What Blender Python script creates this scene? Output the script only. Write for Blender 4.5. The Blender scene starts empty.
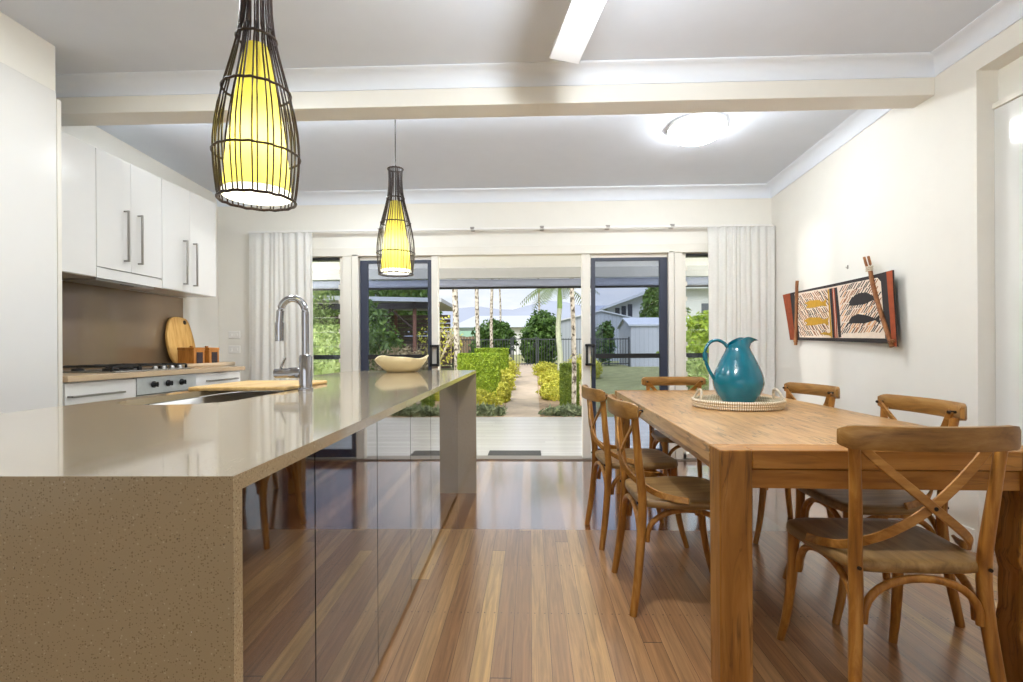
import bpy, math, random
import numpy as np
from mathutils import Vector, Matrix
random.seed(7)
SC = bpy.context.scene
COL = SC.collection
PI = math.pi

# ------------------------------------------------------------------ helpers
class MB:
    """collects shapes that become ONE mesh object"""
    def __init__(s):
        s.v = []; s.f = []; s.m = []
    def add(s, vs, fs, mi=0):
        o = len(s.v); s.v += [tuple(p) for p in vs]
        for f in fs:
            s.f.append(tuple(i + o for i in f)); s.m.append(mi)
        return s
    def box(s, x0, x1, y0, y1, z0, z1, mi=0, M=None):
        vs = [(x0,y0,z0),(x1,y0,z0),(x1,y1,z0),(x0,y1,z0),(x0,y0,z1),(x1,y0,z1),(x1,y1,z1),(x0,y1,z1)]
        if M is not None: vs = [M @ Vector(p) for p in vs]
        return s.add(vs, [(0,3,2,1),(4,5,6,7),(0,1,5,4),(1,2,6,5),(2,3,7,6),(3,0,4,7)], mi)
    def prism(s, poly, a0, a1, axis='z', mi=0):
        n = len(poly)
        def P(p, a):
            if axis == 'z': return (p[0], p[1], a)
            if axis == 'x': return (a, p[0], p[1])
            return (p[0], a, p[1])
        vs = [P(p, a0) for p in poly] + [P(p, a1) for p in poly]
        fs = [tuple(range(n))[::-1], tuple(range(n, 2*n))] + [(i, (i+1) % n, n+(i+1) % n, n+i) for i in range(n)]
        return s.add(vs, fs, mi)
    def sweep(s, pts, sec, up=(0,0,1), closed=False, mi=0, scl=None):
        """sec: list of (a,b) section points; a along side axis, b along up axis"""
        pts = [Vector(p) for p in pts]; n = len(pts); k = len(sec); vs = []
        for i, p in enumerate(pts):
            if closed: t = pts[(i+1) % n] - pts[i-1]
            else: t = pts[min(i+1, n-1)] - pts[max(i-1, 0)]
            t.normalize(); u = Vector(up)
            if abs(t.dot(u)) > .98: u = Vector((0,1,0)) if abs(t.y) < .9 else Vector((1,0,0))
            a = t.cross(u).normalized(); b = a.cross(t).normalized()
            q = 1 if scl is None else scl[i]
            vs += [p + a*(c[0]*q) + b*(c[1]*q) for c in sec]
        fs = []
        for i in range(n if closed else n-1):
            j = (i+1) % n
            for q in range(k):
                r = (q+1) % k
                fs.append((i*k+q, i*k+r, j*k+r, j*k+q))
        if not closed:
            fs.append(tuple(range(k))[::-1]); fs.append(tuple((n-1)*k + q for q in range(k)))
        return s.add(vs, fs, mi)
    def tube(s, pts, r, n=8, closed=False, mi=0, up=(0,0,1)):
        if not isinstance(r, (list, tuple)): r = [r]*len(pts)
        sec = [(math.cos(2*PI*i/n), math.sin(2*PI*i/n)) for i in range(n)]
        return s.sweep(pts, sec, up, closed, mi, r)
    def lathe(s, prof, n=32, c=(0,0,0), mi=0, close=False):
        vs = []; k = len(prof)
        for i in range(n):
            a = 2*PI*i/n
            vs += [(c[0]+r*math.cos(a), c[1]+r*math.sin(a), c[2]+z) for r, z in prof]
        fs = []
        for i in range(n):
            j = (i+1) % n
            for q in range(k if close else k-1):
                w = (q+1) % k
                fs.append((i*k+q, j*k+q, j*k+w, i*k+w))
        return s.add(vs, fs, mi)
    def disk(s, c, r, n=32, mi=0, flip=False):
        vs = [(c[0]+r*math.cos(2*PI*i/n), c[1]+r*math.sin(2*PI*i/n), c[2]) for i in range(n)]
        return s.add(vs, [tuple(range(n))[::-1] if flip else tuple(range(n))], mi)
    def build(s, name, mats, parent=None, loc=(0,0,0), rz=0, bevel=0, seg=2, ang=40, flat=False):
        me = bpy.data.meshes.new(name)
        me.from_pydata(s.v, [], s.f)
        if not isinstance(mats, (list, tuple)): mats = [mats]
        for m in mats: me.materials.append(m)
        me.polygons.foreach_set('material_index', s.m)
        if not flat:
            me.polygons.foreach_set('use_smooth', [True]*len(me.polygons))
            me.set_sharp_from_angle(angle=math.radians(ang))
        me.update()
        o = bpy.data.objects.new(name, me); COL.objects.link(o)
        o.location = loc; o.rotation_euler = (0,0,rz)
        if parent: o.parent = parent
        if bevel:
            b = o.modifiers.new('edge', 'BEVEL'); b.width = bevel; b.segments = seg
            b.limit_method = 'ANGLE'; b.angle_limit = math.radians(50)
        return o

def smooth_path(pts, n=6):
    """Catmull-Rom"""
    P = [Vector(p) for p in pts]; P = [P[0]*2-P[1]] + P + [P[-1]*2-P[-2]]; out = []
    for i in range(1, len(P)-2):
        for k in range(n):
            t = k/n; a, b, c, d = P[i-1], P[i], P[i+1], P[i+2]
            out.append(.5*((2*b) + (c-a)*t + (2*a-5*b+4*c-d)*t*t + (3*b-a-3*c+d)*t**3))
    out.append(P[-2]); return out

def box(*a): return MB().box(*a)
def tag(o, label=None, cat=None, group=None, kind=None):
    if label: o['label'] = label
    if cat: o['category'] = cat
    if group: o['group'] = group
    if kind: o['kind'] = kind
    return o
def thing(name, label, cat, loc=(0,0,0), rz=0, group=None):
    o = bpy.data.objects.new(name, None); COL.objects.link(o)
    o.empty_display_size = .1
    o.location = loc; o.rotation_euler = (0,0,rz)
    return tag(o, label, cat, group)
def struct(o): o['kind'] = 'structure'; return o
def dup(root, loc, rz=None, label=None):
    r = root.copy(); COL.objects.link(r); r.location = loc
    if rz is not None: r.rotation_euler = (0,0,rz)
    if label: r['label'] = label
    for ch in list(root.children):
        c = ch.copy(); COL.objects.link(c); c.parent = r
        for g in list(ch.children):
            d = g.copy(); COL.objects.link(d); d.parent = c
    return r

# ------------------------------------------------------------------ materials
def srgb(r, g, b):
    f = lambda c: (c/12.92 if c <= .04045 else ((c+.055)/1.055)**2.4)
    return (f(r/255), f(g/255), f(b/255), 1)
def new_mat(name):
    m = bpy.data.materials.new(name); m.use_nodes = True
    nt = m.node_tree; b = nt.nodes['Principled BSDF']
    return m, nt, b
def N(nt, t, **kw):
    n = nt.nodes.new(t)
    for k, v in kw.items():
        if k in n.inputs: n.inputs[k].default_value = v
        else: setattr(n, k, v)
    return n
def L(nt, a, b): nt.links.new(a, b)
def ramp(nt, stops):
    n = nt.nodes.new('ShaderNodeValToRGB'); e = n.color_ramp.elements
    while len(e) < len(stops): e.new(.5)
    for i, (p, c) in enumerate(stops): e[i].position = p; e[i].color = c
    return n
def math_n(nt, op, a, b=None):
    n = nt.nodes.new('ShaderNodeMath'); n.operation = op
    for i, q in enumerate((a, b)):
        if q is None: continue
        if hasattr(q, 'is_linked'): L(nt, q, n.inputs[i])
        else: n.inputs[i].default_value = q
    return n.outputs[0]
def mixc(nt, fac, a, b, mode='MIX'):
    n = nt.nodes.new('ShaderNodeMix'); n.data_type = 'RGBA'; n.blend_type = mode
    for i, q in ((0, fac), (6, a), (7, b)):
        if hasattr(q, 'is_linked'): L(nt, q, n.inputs[i])
        else: n.inputs[i].default_value = q
    return n.outputs[2]

def paint(name, c, rough=.5, metal=0, noise=.03, scale=8, spec=.5, coat=0, bump=0):
    m, nt, b = new_mat(name)
    tc = N(nt, 'ShaderNodeTexCoord'); nz = N(nt, 'ShaderNodeTexNoise', Scale=scale, Detail=3.0)
    L(nt, tc.outputs['Object'], nz.inputs['Vector'])
    lo = tuple(max(0, q*(1-noise)) for q in c[:3]) + (1,); hi = tuple(min(1, q*(1+noise)) for q in c[:3]) + (1,)
    rp = ramp(nt, [(.3, lo), (.7, hi)]); L(nt, nz.outputs['Fac'], rp.inputs[0]); L(nt, rp.outputs[0], b.inputs['Base Color'])
    b.inputs['Roughness'].default_value = rough; b.inputs['Metallic'].default_value = metal
    b.inputs['Specular IOR Level'].default_value = spec; b.inputs['Coat Weight'].default_value = coat
    b.inputs['Coat Roughness'].default_value = .04
    if bump:
        bp = N(nt, 'ShaderNodeBump', Strength=bump, Distance=.01); L(nt, nz.outputs['Fac'], bp.inputs['Height']); L(nt, bp.outputs[0], b.inputs['Normal'])
    return m

def wood(name, stops, axis='z', rough=.45, stretch=12, scale=3.0, crack=0, spec=.4, bump=.15):
    m, nt, b = new_mat(name)
    tc = N(nt, 'ShaderNodeTexCoord'); mp = N(nt, 'ShaderNodeMapping')
    s = [scale*stretch]*3; s['xyz'.index(axis)] = scale
    mp.inputs['Scale'].default_value = s
    L(nt, tc.outputs['Object'], mp.inputs[0])
    nz = N(nt, 'ShaderNodeTexNoise', Scale=1.0, Detail=6.0, Roughness=.6, Distortion=.6); L(nt, mp.outputs[0], nz.inputs['Vector'])
    rp = ramp(nt, stops); L(nt, nz.outputs['Fac'], rp.inputs[0]); col = rp.outputs[0]
    if crack:
        mp2 = N(nt, 'ShaderNodeMapping'); s2 = [22]*3; s2['xyz'.index(axis)] = 2.2; mp2.inputs['Scale'].default_value = s2
        L(nt, tc.outputs['Object'], mp2.inputs[0])
        n2 = N(nt, 'ShaderNodeTexNoise', Scale=1.0, Detail=3.0, Distortion=1.4); L(nt, mp2.outputs[0], n2.inputs['Vector'])
        d = math_n(nt, 'ABSOLUTE', math_n(nt, 'SUBTRACT', n2.outputs['Fac'], .5))
        n3 = N(nt, 'ShaderNodeTexNoise', Scale=5.0, Detail=1.0); L(nt, tc.outputs['Object'], n3.inputs['Vector'])
        r2 = ramp(nt, [(0, (1,1,1,1)), (.035, (0,0,0,1))]); L(nt, d, r2.inputs[0])
        r3 = ramp(nt, [(.44, (0,0,0,1)), (.58, (1,1,1,1))]); L(nt, n3.outputs['Fac'], r3.inputs[0])
        k = math_n(nt, 'MULTIPLY', math_n(nt, 'MULTIPLY', r2.outputs[0], r3.outputs[0]), crack)
        col = mixc(nt, k, col, srgb(62, 40, 22))
    L(nt, col, b.inputs['Base Color'])
    b.inputs['Roughness'].default_value = rough; b.inputs['Specular IOR Level'].default_value = spec
    bp = N(nt, 'ShaderNodeBump', Strength=bump, Distance=.004); L(nt, nz.outputs['Fac'], bp.inputs['Height']); L(nt, bp.outputs[0], b.inputs['Normal'])
    return m

def boards(name, stops, w=.085, seg=2.4, rough=.16, axis='x', gapc=(.02,.012,.008,1), nails=True, gapw=.012, coat=.5, grain=.35, yoff=0, ior=1.5):
    """floor boards that run along y (axis='x': split across x)"""
    m, nt, b = new_mat(name)
    tc = N(nt, 'ShaderNodeTexCoord'); sp = N(nt, 'ShaderNodeSeparateXYZ'); L(nt, tc.outputs['Object'], sp.inputs[0])
    X, Y = (sp.outputs[0], sp.outputs[1]) if axis == 'x' else (sp.outputs[1], sp.outputs[0])
    q = math_n(nt, 'DIVIDE', X, w); bi = math_n(nt, 'FLOOR', q); fx = math_n(nt, 'FRACT', q)
    wn = N(nt, 'ShaderNodeTexWhiteNoise', noise_dimensions='1D'); L(nt, bi, wn.inputs['W'])
    yy = math_n(nt, 'ADD', math_n(nt, 'DIVIDE', Y, seg), math_n(nt, 'MULTIPLY', wn.outputs['Value'], 7.0)); si = math_n(nt, 'FLOOR', yy)
    cb = N(nt, 'ShaderNodeCombineXYZ'); L(nt, bi, cb.inputs[0]); L(nt, si, cb.inputs[1])
    w2 = N(nt, 'ShaderNodeTexWhiteNoise', noise_dimensions='2D'); L(nt, cb.outputs[0], w2.inputs['Vector'])
    rp = ramp(nt, stops); L(nt, w2.outputs['Value'], rp.inputs[0])
    mp = N(nt, 'ShaderNodeMapping'); mp.inputs['Scale'].default_value = (55, 2.2, 1) if axis == 'x' else (2.2, 55, 1)
    cb2 = N(nt, 'ShaderNodeCombineXYZ'); L(nt, w2.outputs['Value'], cb2.inputs[1])
    va = N(nt, 'ShaderNodeVectorMath', operation='ADD'); sc = N(nt, 'ShaderNodeVectorMath', operation='SCALE'); L(nt, cb2.outputs[0], sc.inputs[0]); sc.inputs['Scale'].default_value = 9
    L(nt, tc.outputs['Object'], va.inputs[0]); L(nt, sc.outputs[0], va.inputs[1]); L(nt, va.outputs[0], mp.inputs[0])
    nz = N(nt, 'ShaderNodeTexNoise', Scale=1.0, Detail=5.0, Roughness=.65, Distortion=.8); L(nt, mp.outputs[0], nz.inputs['Vector'])
    g = ramp(nt, [(.25, (1-grain,)*3+(1,)), (.75, (1+grain*.4,)*3+(1,))]); L(nt, nz.outputs['Fac'], g.inputs[0])
    col = mixc(nt, 1.0, rp.outputs[0], g.outputs[0], 'MULTIPLY')
    e = math_n(nt, 'SUBTRACT', .5, math_n(nt, 'ABSOLUTE', math_n(nt, 'SUBTRACT', fx, .5)))
    gap = math_n(nt, 'LESS_THAN', e, gapw)
    fs = math_n(nt, 'FRACT', yy); gap = math_n(nt, 'MAXIMUM', gap, math_n(nt, 'LESS_THAN', fs, .0012))
    if nails:
        fy = math_n(nt, 'MULTIPLY', math_n(nt, 'SUBTRACT', math_n(nt, 'FRACT', math_n(nt, 'DIVIDE', math_n(nt, 'ADD', Y, yoff), .47)), .5), .47)
        dx = math_n(nt, 'SUBTRACT', math_n(nt, 'MULTIPLY', math_n(nt, 'ABSOLUTE', math_n(nt, 'SUBTRACT', fx, .5)), w), w*.3)
        d = math_n(nt, 'SQRT', math_n(nt, 'ADD', math_n(nt, 'MULTIPLY', dx, dx), math_n(nt, 'MULTIPLY', fy, fy)))
        gap = math_n(nt, 'MAXIMUM', gap, math_n(nt, 'LESS_THAN', d, .0032))
    col = mixc(nt, math_n(nt, 'MULTIPLY', gap, .85), col, gapc)
    L(nt, col, b.inputs['Base Color'])
    b.inputs['Roughness'].default_value = rough; b.inputs['Coat Weight'].default_value = coat; b.inputs['Coat Roughness'].default_value = rough*.7; b.inputs['Coat IOR'].default_value = ior
    n4 = N(nt, 'ShaderNodeTexNoise', Scale=2.2, Detail=1.0); L(nt, tc.outputs['Object'], n4.inputs['Vector'])
    hh = math_n(nt, 'SUBTRACT', math_n(nt, 'ADD', math_n(nt, 'MULTIPLY', n4.outputs['Fac'], .35), math_n(nt, 'MULTIPLY', nz.outputs['Fac'], .05)), math_n(nt, 'MULTIPLY', gap, .3))
    bp = N(nt, 'ShaderNodeBump', Strength=.12, Distance=.01); L(nt, hh, bp.inputs['Height']); L(nt, bp.outputs[0], b.inputs['Normal']); L(nt, bp.outputs[0], b.inputs['Coat Normal'])
    return m

def stone(name, base, dark, light, rough=.08, coat=0):
    m, nt, b = new_mat(name); b.inputs['Coat Weight'].default_value = coat; b.inputs['Coat Roughness'].default_value = .06; b.inputs['Coat IOR'].default_value = 1.9
    tc = N(nt, 'ShaderNodeTexCoord')
    col = base
    for sc_, th, c in ((260, .30, dark), (190, .22, light), (380, .34, dark), (70, .06, light), (90, .07, srgb(60,50,38)), (40, .03, srgb(235, 232, 225))):
        v = N(nt, 'ShaderNodeTexVoronoi', Scale=float(sc_)); L(nt, tc.outputs['Object'], v.inputs['Vector'])
        wn = N(nt, 'ShaderNodeSeparateColor'); L(nt, v.outputs['Color'], wn.inputs[0])
        k = math_n(nt, 'MULTIPLY', math_n(nt, 'LESS_THAN', v.outputs['Distance'], th), math_n(nt, 'GREATER_THAN', wn.outputs[0], .72))
        col = mixc(nt, k, col, c)
    L(nt, col, b.inputs['Base Color']); b.inputs['Roughness'].default_value = rough
    return m

def leaf_mat(name, c1, c2, scale=5, rough=.5):
    m, nt, b = new_mat(name)
    g = N(nt, 'ShaderNodeNewGeometry'); tc = N(nt, 'ShaderNodeTexCoord')
    nz = N(nt, 'ShaderNodeTexNoise', Scale=float(scale), Detail=2.0); L(nt, tc.outputs['Object'], nz.inputs['Vector'])
    f = math_n(nt, 'ADD', math_n(nt, 'MULTIPLY', g.outputs['Random Per Island'], .6), math_n(nt, 'MULTIPLY', nz.outputs['Fac'], .4))
    rp = ramp(nt, [(.1, c1), (.9, c2)]); L(nt, f, rp.inputs[0]); L(nt, rp.outputs[0], b.inputs['Base Color'])
    b.inputs['Roughness'].default_value = rough
    tr = N(nt, 'ShaderNodeBsdfTranslucent'); L(nt, rp.outputs[0], tr.inputs[0])
    mx = N(nt, 'ShaderNodeMixShader'); mx.inputs[0].default_value = .35
    L(nt, b.outputs[0], mx.inputs[1]); L(nt, tr.outputs[0], mx.inputs[2]); L(nt, mx.outputs[0], nt.nodes['Material Output'].inputs[0])
    return m

def emit(name, c, s):
    m, nt, b = new_mat(name)
    b.inputs['Base Color'].default_value = c; b.inputs['Emission Color'].default_value = c; b.inputs['Emission Strength'].default_value = s
    return m

def glass(name, tint, refl=1.0):
    m, nt, b = new_mat(name)
    t = N(nt, 'ShaderNodeBsdfTransparent'); t.inputs[0].default_value = tint
    g = N(nt, 'ShaderNodeBsdfGlossy', Roughness=.02); fr = N(nt, 'ShaderNodeFresnel', IOR=1.45)
    mx = N(nt, 'ShaderNodeMixShader'); L(nt, math_n(nt, 'MULTIPLY', fr.outputs[0], refl), mx.inputs[0])
    L(nt, t.outputs[0], mx.inputs[1]); L(nt, g.outputs[0], mx.inputs[2]); L(nt, mx.outputs[0], nt.nodes['Material Output'].inputs[0])
    return m

def fabric(name, c, transl=.3):
    m, nt, b = new_mat(name)
    tc = N(nt, 'ShaderNodeTexCoord'); nz = N(nt, 'ShaderNodeTexNoise', Scale=60.0, Detail=2.0); L(nt, tc.outputs['Object'], nz.inputs['Vector'])
    rp = ramp(nt, [(.3, tuple(q*.96 for q in c[:3])+(1,)), (.7, c)]); L(nt, nz.outputs['Fac'], rp.inputs[0]); L(nt, rp.outputs[0], b.inputs['Base Color'])
    b.inputs['Roughness'].default_value = .9; b.inputs['Specular IOR Level'].default_value = .1
    tr = N(nt, 'ShaderNodeBsdfTranslucent'); L(nt, rp.outputs[0], tr.inputs[0])
    mx = N(nt, 'ShaderNodeMixShader'); mx.inputs[0].default_value = transl
    L(nt, b.outputs[0], mx.inputs[1]); L(nt, tr.outputs[0], mx.inputs[2]); L(nt, mx.outputs[0], nt.nodes['Material Output'].inputs[0])
    return m

M = {}
M['wall'] = paint('warm white wall paint', srgb(231, 228, 220), .6, noise=.01)
M['ceil'] = paint('ceiling paint', srgb(216, 222, 232), .7, noise=.01)
M['cornice'] = paint('cornice paint', srgb(226, 231, 239), .6, noise=.01)
M['gloss_white'] = paint('gloss white laminate', srgb(222, 221, 218), .22, noise=.006, coat=.3)
M['door_white'] = paint('gloss white door', srgb(225, 225, 222), .1, noise=.006, coat=.6)
M['frame_white'] = paint('white window frame', srgb(226, 222, 212), .4, noise=.01)
M['navy'] = paint('navy powder coated metal', srgb(46, 52, 70), .4, noise=.03)
M['black'] = paint('black metal', srgb(22, 22, 24), .35, noise=.05)
M['steel'] = paint('brushed steel', srgb(190, 190, 190), .28, 1, noise=.04, scale=30)
M['handle'] = paint('satin steel handle', srgb(150, 146, 140), .3, 1, noise=.03)
M['chrome'] = paint('chrome', srgb(172, 172, 176), .08, 1, noise=.01)
M['stone'] = stone('beige speckled quartz', srgb(166, 149, 119), srgb(140, 122, 94), srgb(186, 172, 144), .2, .7)
M['bench'] = stone('tan worktop', srgb(196, 172, 140), srgb(160, 132, 98), srgb(215, 200, 180), .3)
M['splash'] = paint('taupe splashback', srgb(128, 108, 84), .12, noise=.02, coat=.4)
M['darkpanel'] = wood('dark gloss timber laminate', [(.3, srgb(34, 20, 14)), (.55, srgb(52, 33, 23)), (.75, srgb(68, 45, 32))], 'z', .04, 14, 2.0, spec=.6, bump=0)
b_ = M['darkpanel'].node_tree.nodes['Principled BSDF']; b_.inputs['Coat Weight'].default_value = 1; b_.inputs['Coat IOR'].default_value = 2.3; b_.inputs['Coat Roughness'].default_value = .02
M['kick'] = paint('dark kickboard', srgb(50, 38, 30), .2)
M['chair'] = wood('honey chair timber', [(.25, srgb(112, 68, 22)), (.5, srgb(160, 106, 42)), (.75, srgb(190, 140, 68))], 'z', .42, 9, 5)
M['chair_x'] = wood('honey chair timber cross', [(.25, srgb(116, 72, 24)), (.5, srgb(164, 112, 48)), (.75, srgb(194, 146, 76))], 'x', .42, 9, 4)
M['seat'] = wood('weathered seat timber', [(.25, srgb(100, 72, 38)), (.5, srgb(142, 110, 66)), (.75, srgb(170, 138, 90))], 'y', .4, 7, 4)
M['rail_grey'] = wood('weathered back rail', [(.25, srgb(104, 70, 32)), (.5, srgb(150, 108, 54)), (.75, srgb(178, 138, 80))], 'x', .4, 8, 4)
M['bolt'] = paint('dark bolt', srgb(40, 28, 18), .5, .5)
M['table'] = wood('reclaimed oak top', [(.22, srgb(128, 90, 50)), (.42, srgb(178, 134, 82)), (.58, srgb(198, 156, 102)), (.8, srgb(216, 184, 138))], 'y', .30, 14, 3.0, crack=.8, spec=.6, bump=.5)
M['table_leg'] = wood('reclaimed oak leg', [(.25, srgb(112, 70, 22)), (.5, srgb(162, 110, 46)), (.75, srgb(188, 140, 78))], 'z', .45, 8, 2.2, crack=.6)
M['table_rail'] = wood('reclaimed oak rail', [(.25, srgb(116, 70, 22)), (.5, srgb(164, 110, 44)), (.75, srgb(190, 138, 68))], 'x', .45, 8, 2.2, crack=.4)
M['teal'] = paint('teal glaze', srgb(2, 106, 126), .2, noise=.12, scale=14, coat=.35, bump=.05)
M['cane'] = paint('dark bamboo cane', srgb(42, 25, 16), .4, noise=.2, scale=20)
M['leafblob'] = None
M['bowl'] = paint('cream bowl glaze', srgb(240, 224, 182), .35, noise=.02)
M['boardwood'] = wood('cutting board timber', [(.25, srgb(166, 118, 54)), (.5, srgb(206, 160, 88)), (.75, srgb(222, 182, 112))], 'z', .5, 9, 4)
M['boardwood_y'] = wood('bamboo board', [(.25, srgb(190, 148, 86)), (.5, srgb(218, 180, 116)), (.75, srgb(228, 196, 136))], 'y', .45, 9, 4)
M['boxwood'] = wood('canister timber', [(.25, srgb(140, 84, 32)), (.5, srgb(176, 114, 48)), (.75, srgb(194, 132, 62))], 'z', .4, 8, 6)
M['curtain'] = fabric('sheer white curtain', srgb(250, 249, 246), .4)
M['louvre'] = glass('clear louvre glass', (.94, .96, .95, 1))
M['doorglass'] = glass('tinted screen glass', (.72, .76, .84, 1), .5)
M['plastic'] = paint('white plastic', srgb(232, 230, 226), .35, noise=.01)
M['mat'] = paint('charcoal doormat', srgb(68, 68, 66), .9, noise=.3, scale=60)
M['floor'] = boards('polished timber floor', [(0, srgb(146, 102, 66)), (.25, srgb(166, 120, 80)), (.5, srgb(176, 132, 90)), (.75, srgb(186, 142, 98)), (.92, srgb(198, 154, 104)), (1, srgb(214, 170, 106))], .068, 3.6, .30, coat=1, grain=.55, ior=1.65)
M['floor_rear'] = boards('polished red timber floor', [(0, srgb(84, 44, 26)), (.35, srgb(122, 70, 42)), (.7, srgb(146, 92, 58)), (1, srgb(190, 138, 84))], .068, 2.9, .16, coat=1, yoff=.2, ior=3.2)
M['deck'] = boards('grey deck boards', [(0, srgb(206, 202, 200)), (.5, srgb(216, 213, 211)), (1, srgb(228, 226, 223))], .09, 3.5, .3, 'y', srgb(150, 146, 144), False, .05, .3, .10)
M['soffit'] = paint('verandah soffit paint', srgb(244, 243, 240), .6, noise=.01)
M['greybeam'] = paint('grey verandah beam', srgb(186, 186, 184), .6, noise=.02)
M['blind'] = paint('slate outdoor blind', srgb(140, 146, 164), .7, noise=.04)
M['fan'] = paint('white fan blade', srgb(244, 247, 252), .3, noise=.01)

# ------------------------------------------------------------------ room shell
XL, XR, YB = -3.10, 2.32, 5.07
YF = -4.2                                   # the room runs on behind the viewpoint
struct(box(XL-.1, XR+.3, YF, 3.10, -.06, 0).build('floor', M['floor']))
struct(box(XL-.1, XR+.3, 3.10, YB+.07, -.06, 0).build('floor', M['floor_rear']))
struct(box(XL-.2, XR+.4, YF, 3.08, 2.71, 2.85).build('ceiling', M['ceil']))
mb = MB()                                   # rear ceiling falls gently to the back wall
mb.prism([(3.06, 2.715), (YB+.1, 2.62), (YB+.1, 2.82), (3.06, 2.85)], XL-.2, XR+.2, 'x')
struct(mb.build('ceiling', M['ceil']))
# back wall round the door set
mb = MB()
mb.box(XL, -2.72, YB, YB+.14, 0, 2.70); mb.box(2.24, XR+.1, YB, YB+.14, 0, 2.70)
mb.box(-2.72, 2.24, YB, YB+.14, 2.075, 2.70)
struct(mb.build('wall_back', M['wall']))
struct(box(XL-.12, XL, YF, YB+.14, 0, 2.85).build('wall_left', M['wall']))
mb = MB()
mb.box(XR, XR+.14, 2.78, YB+.14, 0, 2.85); mb.box(XR, XR+.14, YF, 0.9, 0, 2.85); mb.box(XR, XR+.14, .9, 2.78, 2.505, 2.85)
struct(mb.build('wall_right', M['wall']))
mb = MB(); mb.box(XR+.14, XR+.3, .8, 2.9, 0, 2.85); mb.box(XR+.11, XR+.14, .9, 2.78, 2.30, 2.505)
struct(mb.build('wall_right', M['wall']))
# unseen wall behind the viewpoint, left wide open to let sky light in
mb = MB(); mb.box(XL-.1, XR+.3, YF-.12, YF, 2.4, 2.85); mb.box(XL-.1, XL+.3, YF-.12, YF, 0, 2.4); mb.box(XR-.3, XR+.3, YF-.12, YF, 0, 2.4)
struct(mb.build('wall_front', M['wall']))
# lowered beam between old room and rear room
struct(box(XL, XR, 3.055, 3.225, 2.515, 2.80).build('trim_1', M['wall'], bevel=.004))
# cornices
def cove(y0, z0, d, h, n=6):
    """profile in (offset from wall, z) : small nib, concave curve, nib"""
    p = [(0, z0)]; p.append((.008, z0))
    for i in range(n+1):
        a = PI/2*i/n
        p.append((.008+(d-.016)*(1-math.cos(a)), z0+.012+(h-.024)*math.sin(a)))
    p += [(d, z0+h-.006), (d, z0+h+.03), (0, z0+h+.03)]
    return p
mb = MB(); mb.prism([(3.055-q, z) for q, z in cove(0, 2.615, .09, .095)], -2.98, XR, 'x')
struct(mb.build('trim_2', M['cornice']))
mb = MB(); mb.prism([(YB-q, z) for q, z in cove(0, 2.512, .085, .11)], XL, XR, 'x')
struct(mb.build('trim_3', M['cornice']))
prof = cove(0, 0, .085, .11); mb = MB(); vs = []
for y, z0 in ((3.225, 2.605), (YB, 2.512)): vs += [(XR-q, y, z0+z) for q, z in prof]
k = len(prof); mb.add(vs, [(i, (i+1) % k, k+(i+1) % k, k+i) for i in range(k)] + [tuple(range(k)), tuple(range(k, 2*k))[::-1]])
struct(mb.build('trim_4', M['cornice']))
mb = MB(); mb.prism([(XR-q, z) for q, z in cove(0, 2.617, .09, .095)], YF, 3.055, 'y')
struct(mb.build('trim_5', M['cornice']))
struct(box(XR-.016, XR, 2.80, 4.98, 0, .12).build('baseboard_right', M['frame_white'], bevel=.003))

# window and door frames of the back wall
def frame_bar(n, *b): struct(box(*b).build('trim_%d' % n, M['frame_white'], bevel=.004))
frame_bar(6, -2.72, 2.24, YB-.012, YB+.10, 2.00, 2.085)     # head
frame_bar(7, -1.845, -1.755, YB-.008, YB+.10, 0, 2.02)
frame_bar(8, -1.75, -1.685, YB-.012, YB+.06, 0, 2.02)
frame_bar(9, 1.395, 1.475, YB-.008, YB+.10, 0, 2.02)
frame_bar(10, 1.338, 1.39, YB-.012, YB+.06, 0, 2.02)
struct(box(-2.72, 2.24, YB-.03, YB+.14, -.03, .012).build('trim_11', paint('aluminium sill', srgb(150, 140, 128), .35, .6)))
def louvre_window(n, x0, x1):
    r = bpy.data.objects.new('window_%d' % n, None); COL.objects.link(r); r.location = (0, YB+.05, 0); struct(r)
    mb = MB()
    for a, b in ((x0, x0+.035), (x1-.035, x1)): mb.box(a, b, -.03, .03, .012, 2.02)
    mb.box(x0, x1, -.03, .03, 1.99, 2.02); mb.box(x0, x1, -.03, .03, .012, .06)
    mb.build('frame', M['frame_white'], r, bevel=.003)
    box(x0+.035, x1-.035, .02, .05, .985, 1.03).build('mid_rail', M['navy'], r)
    box(x0+.035, x1-.035, -.035, .035, 1.965, 1.995).build('head_rail', M['black'], r)
    for k in range(13):
        z = .09+k*.146
        Mx = Matrix.Translation((0, 0, z)) @ Matrix.Rotation(math.radians(-14), 4, 'X')
        b = MB(); b.box(x0+.04, x1-.04, -.003, .003, 0, .15, 0, Mx); b.build('louvre_blade', M['louvre'], r)
    mb = MB()
    for k in range(13):
        z = .09+k*.146
        for a in (x0+.035, x1-.047): mb.box(a, a+.012, -.035, .02, z-.012, z+.028)
    mb.build('clip', M['frame_white'], r)
louvre_window(1, -2.72, -1.845); louvre_window(2, 1.475, 2.24)

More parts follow.
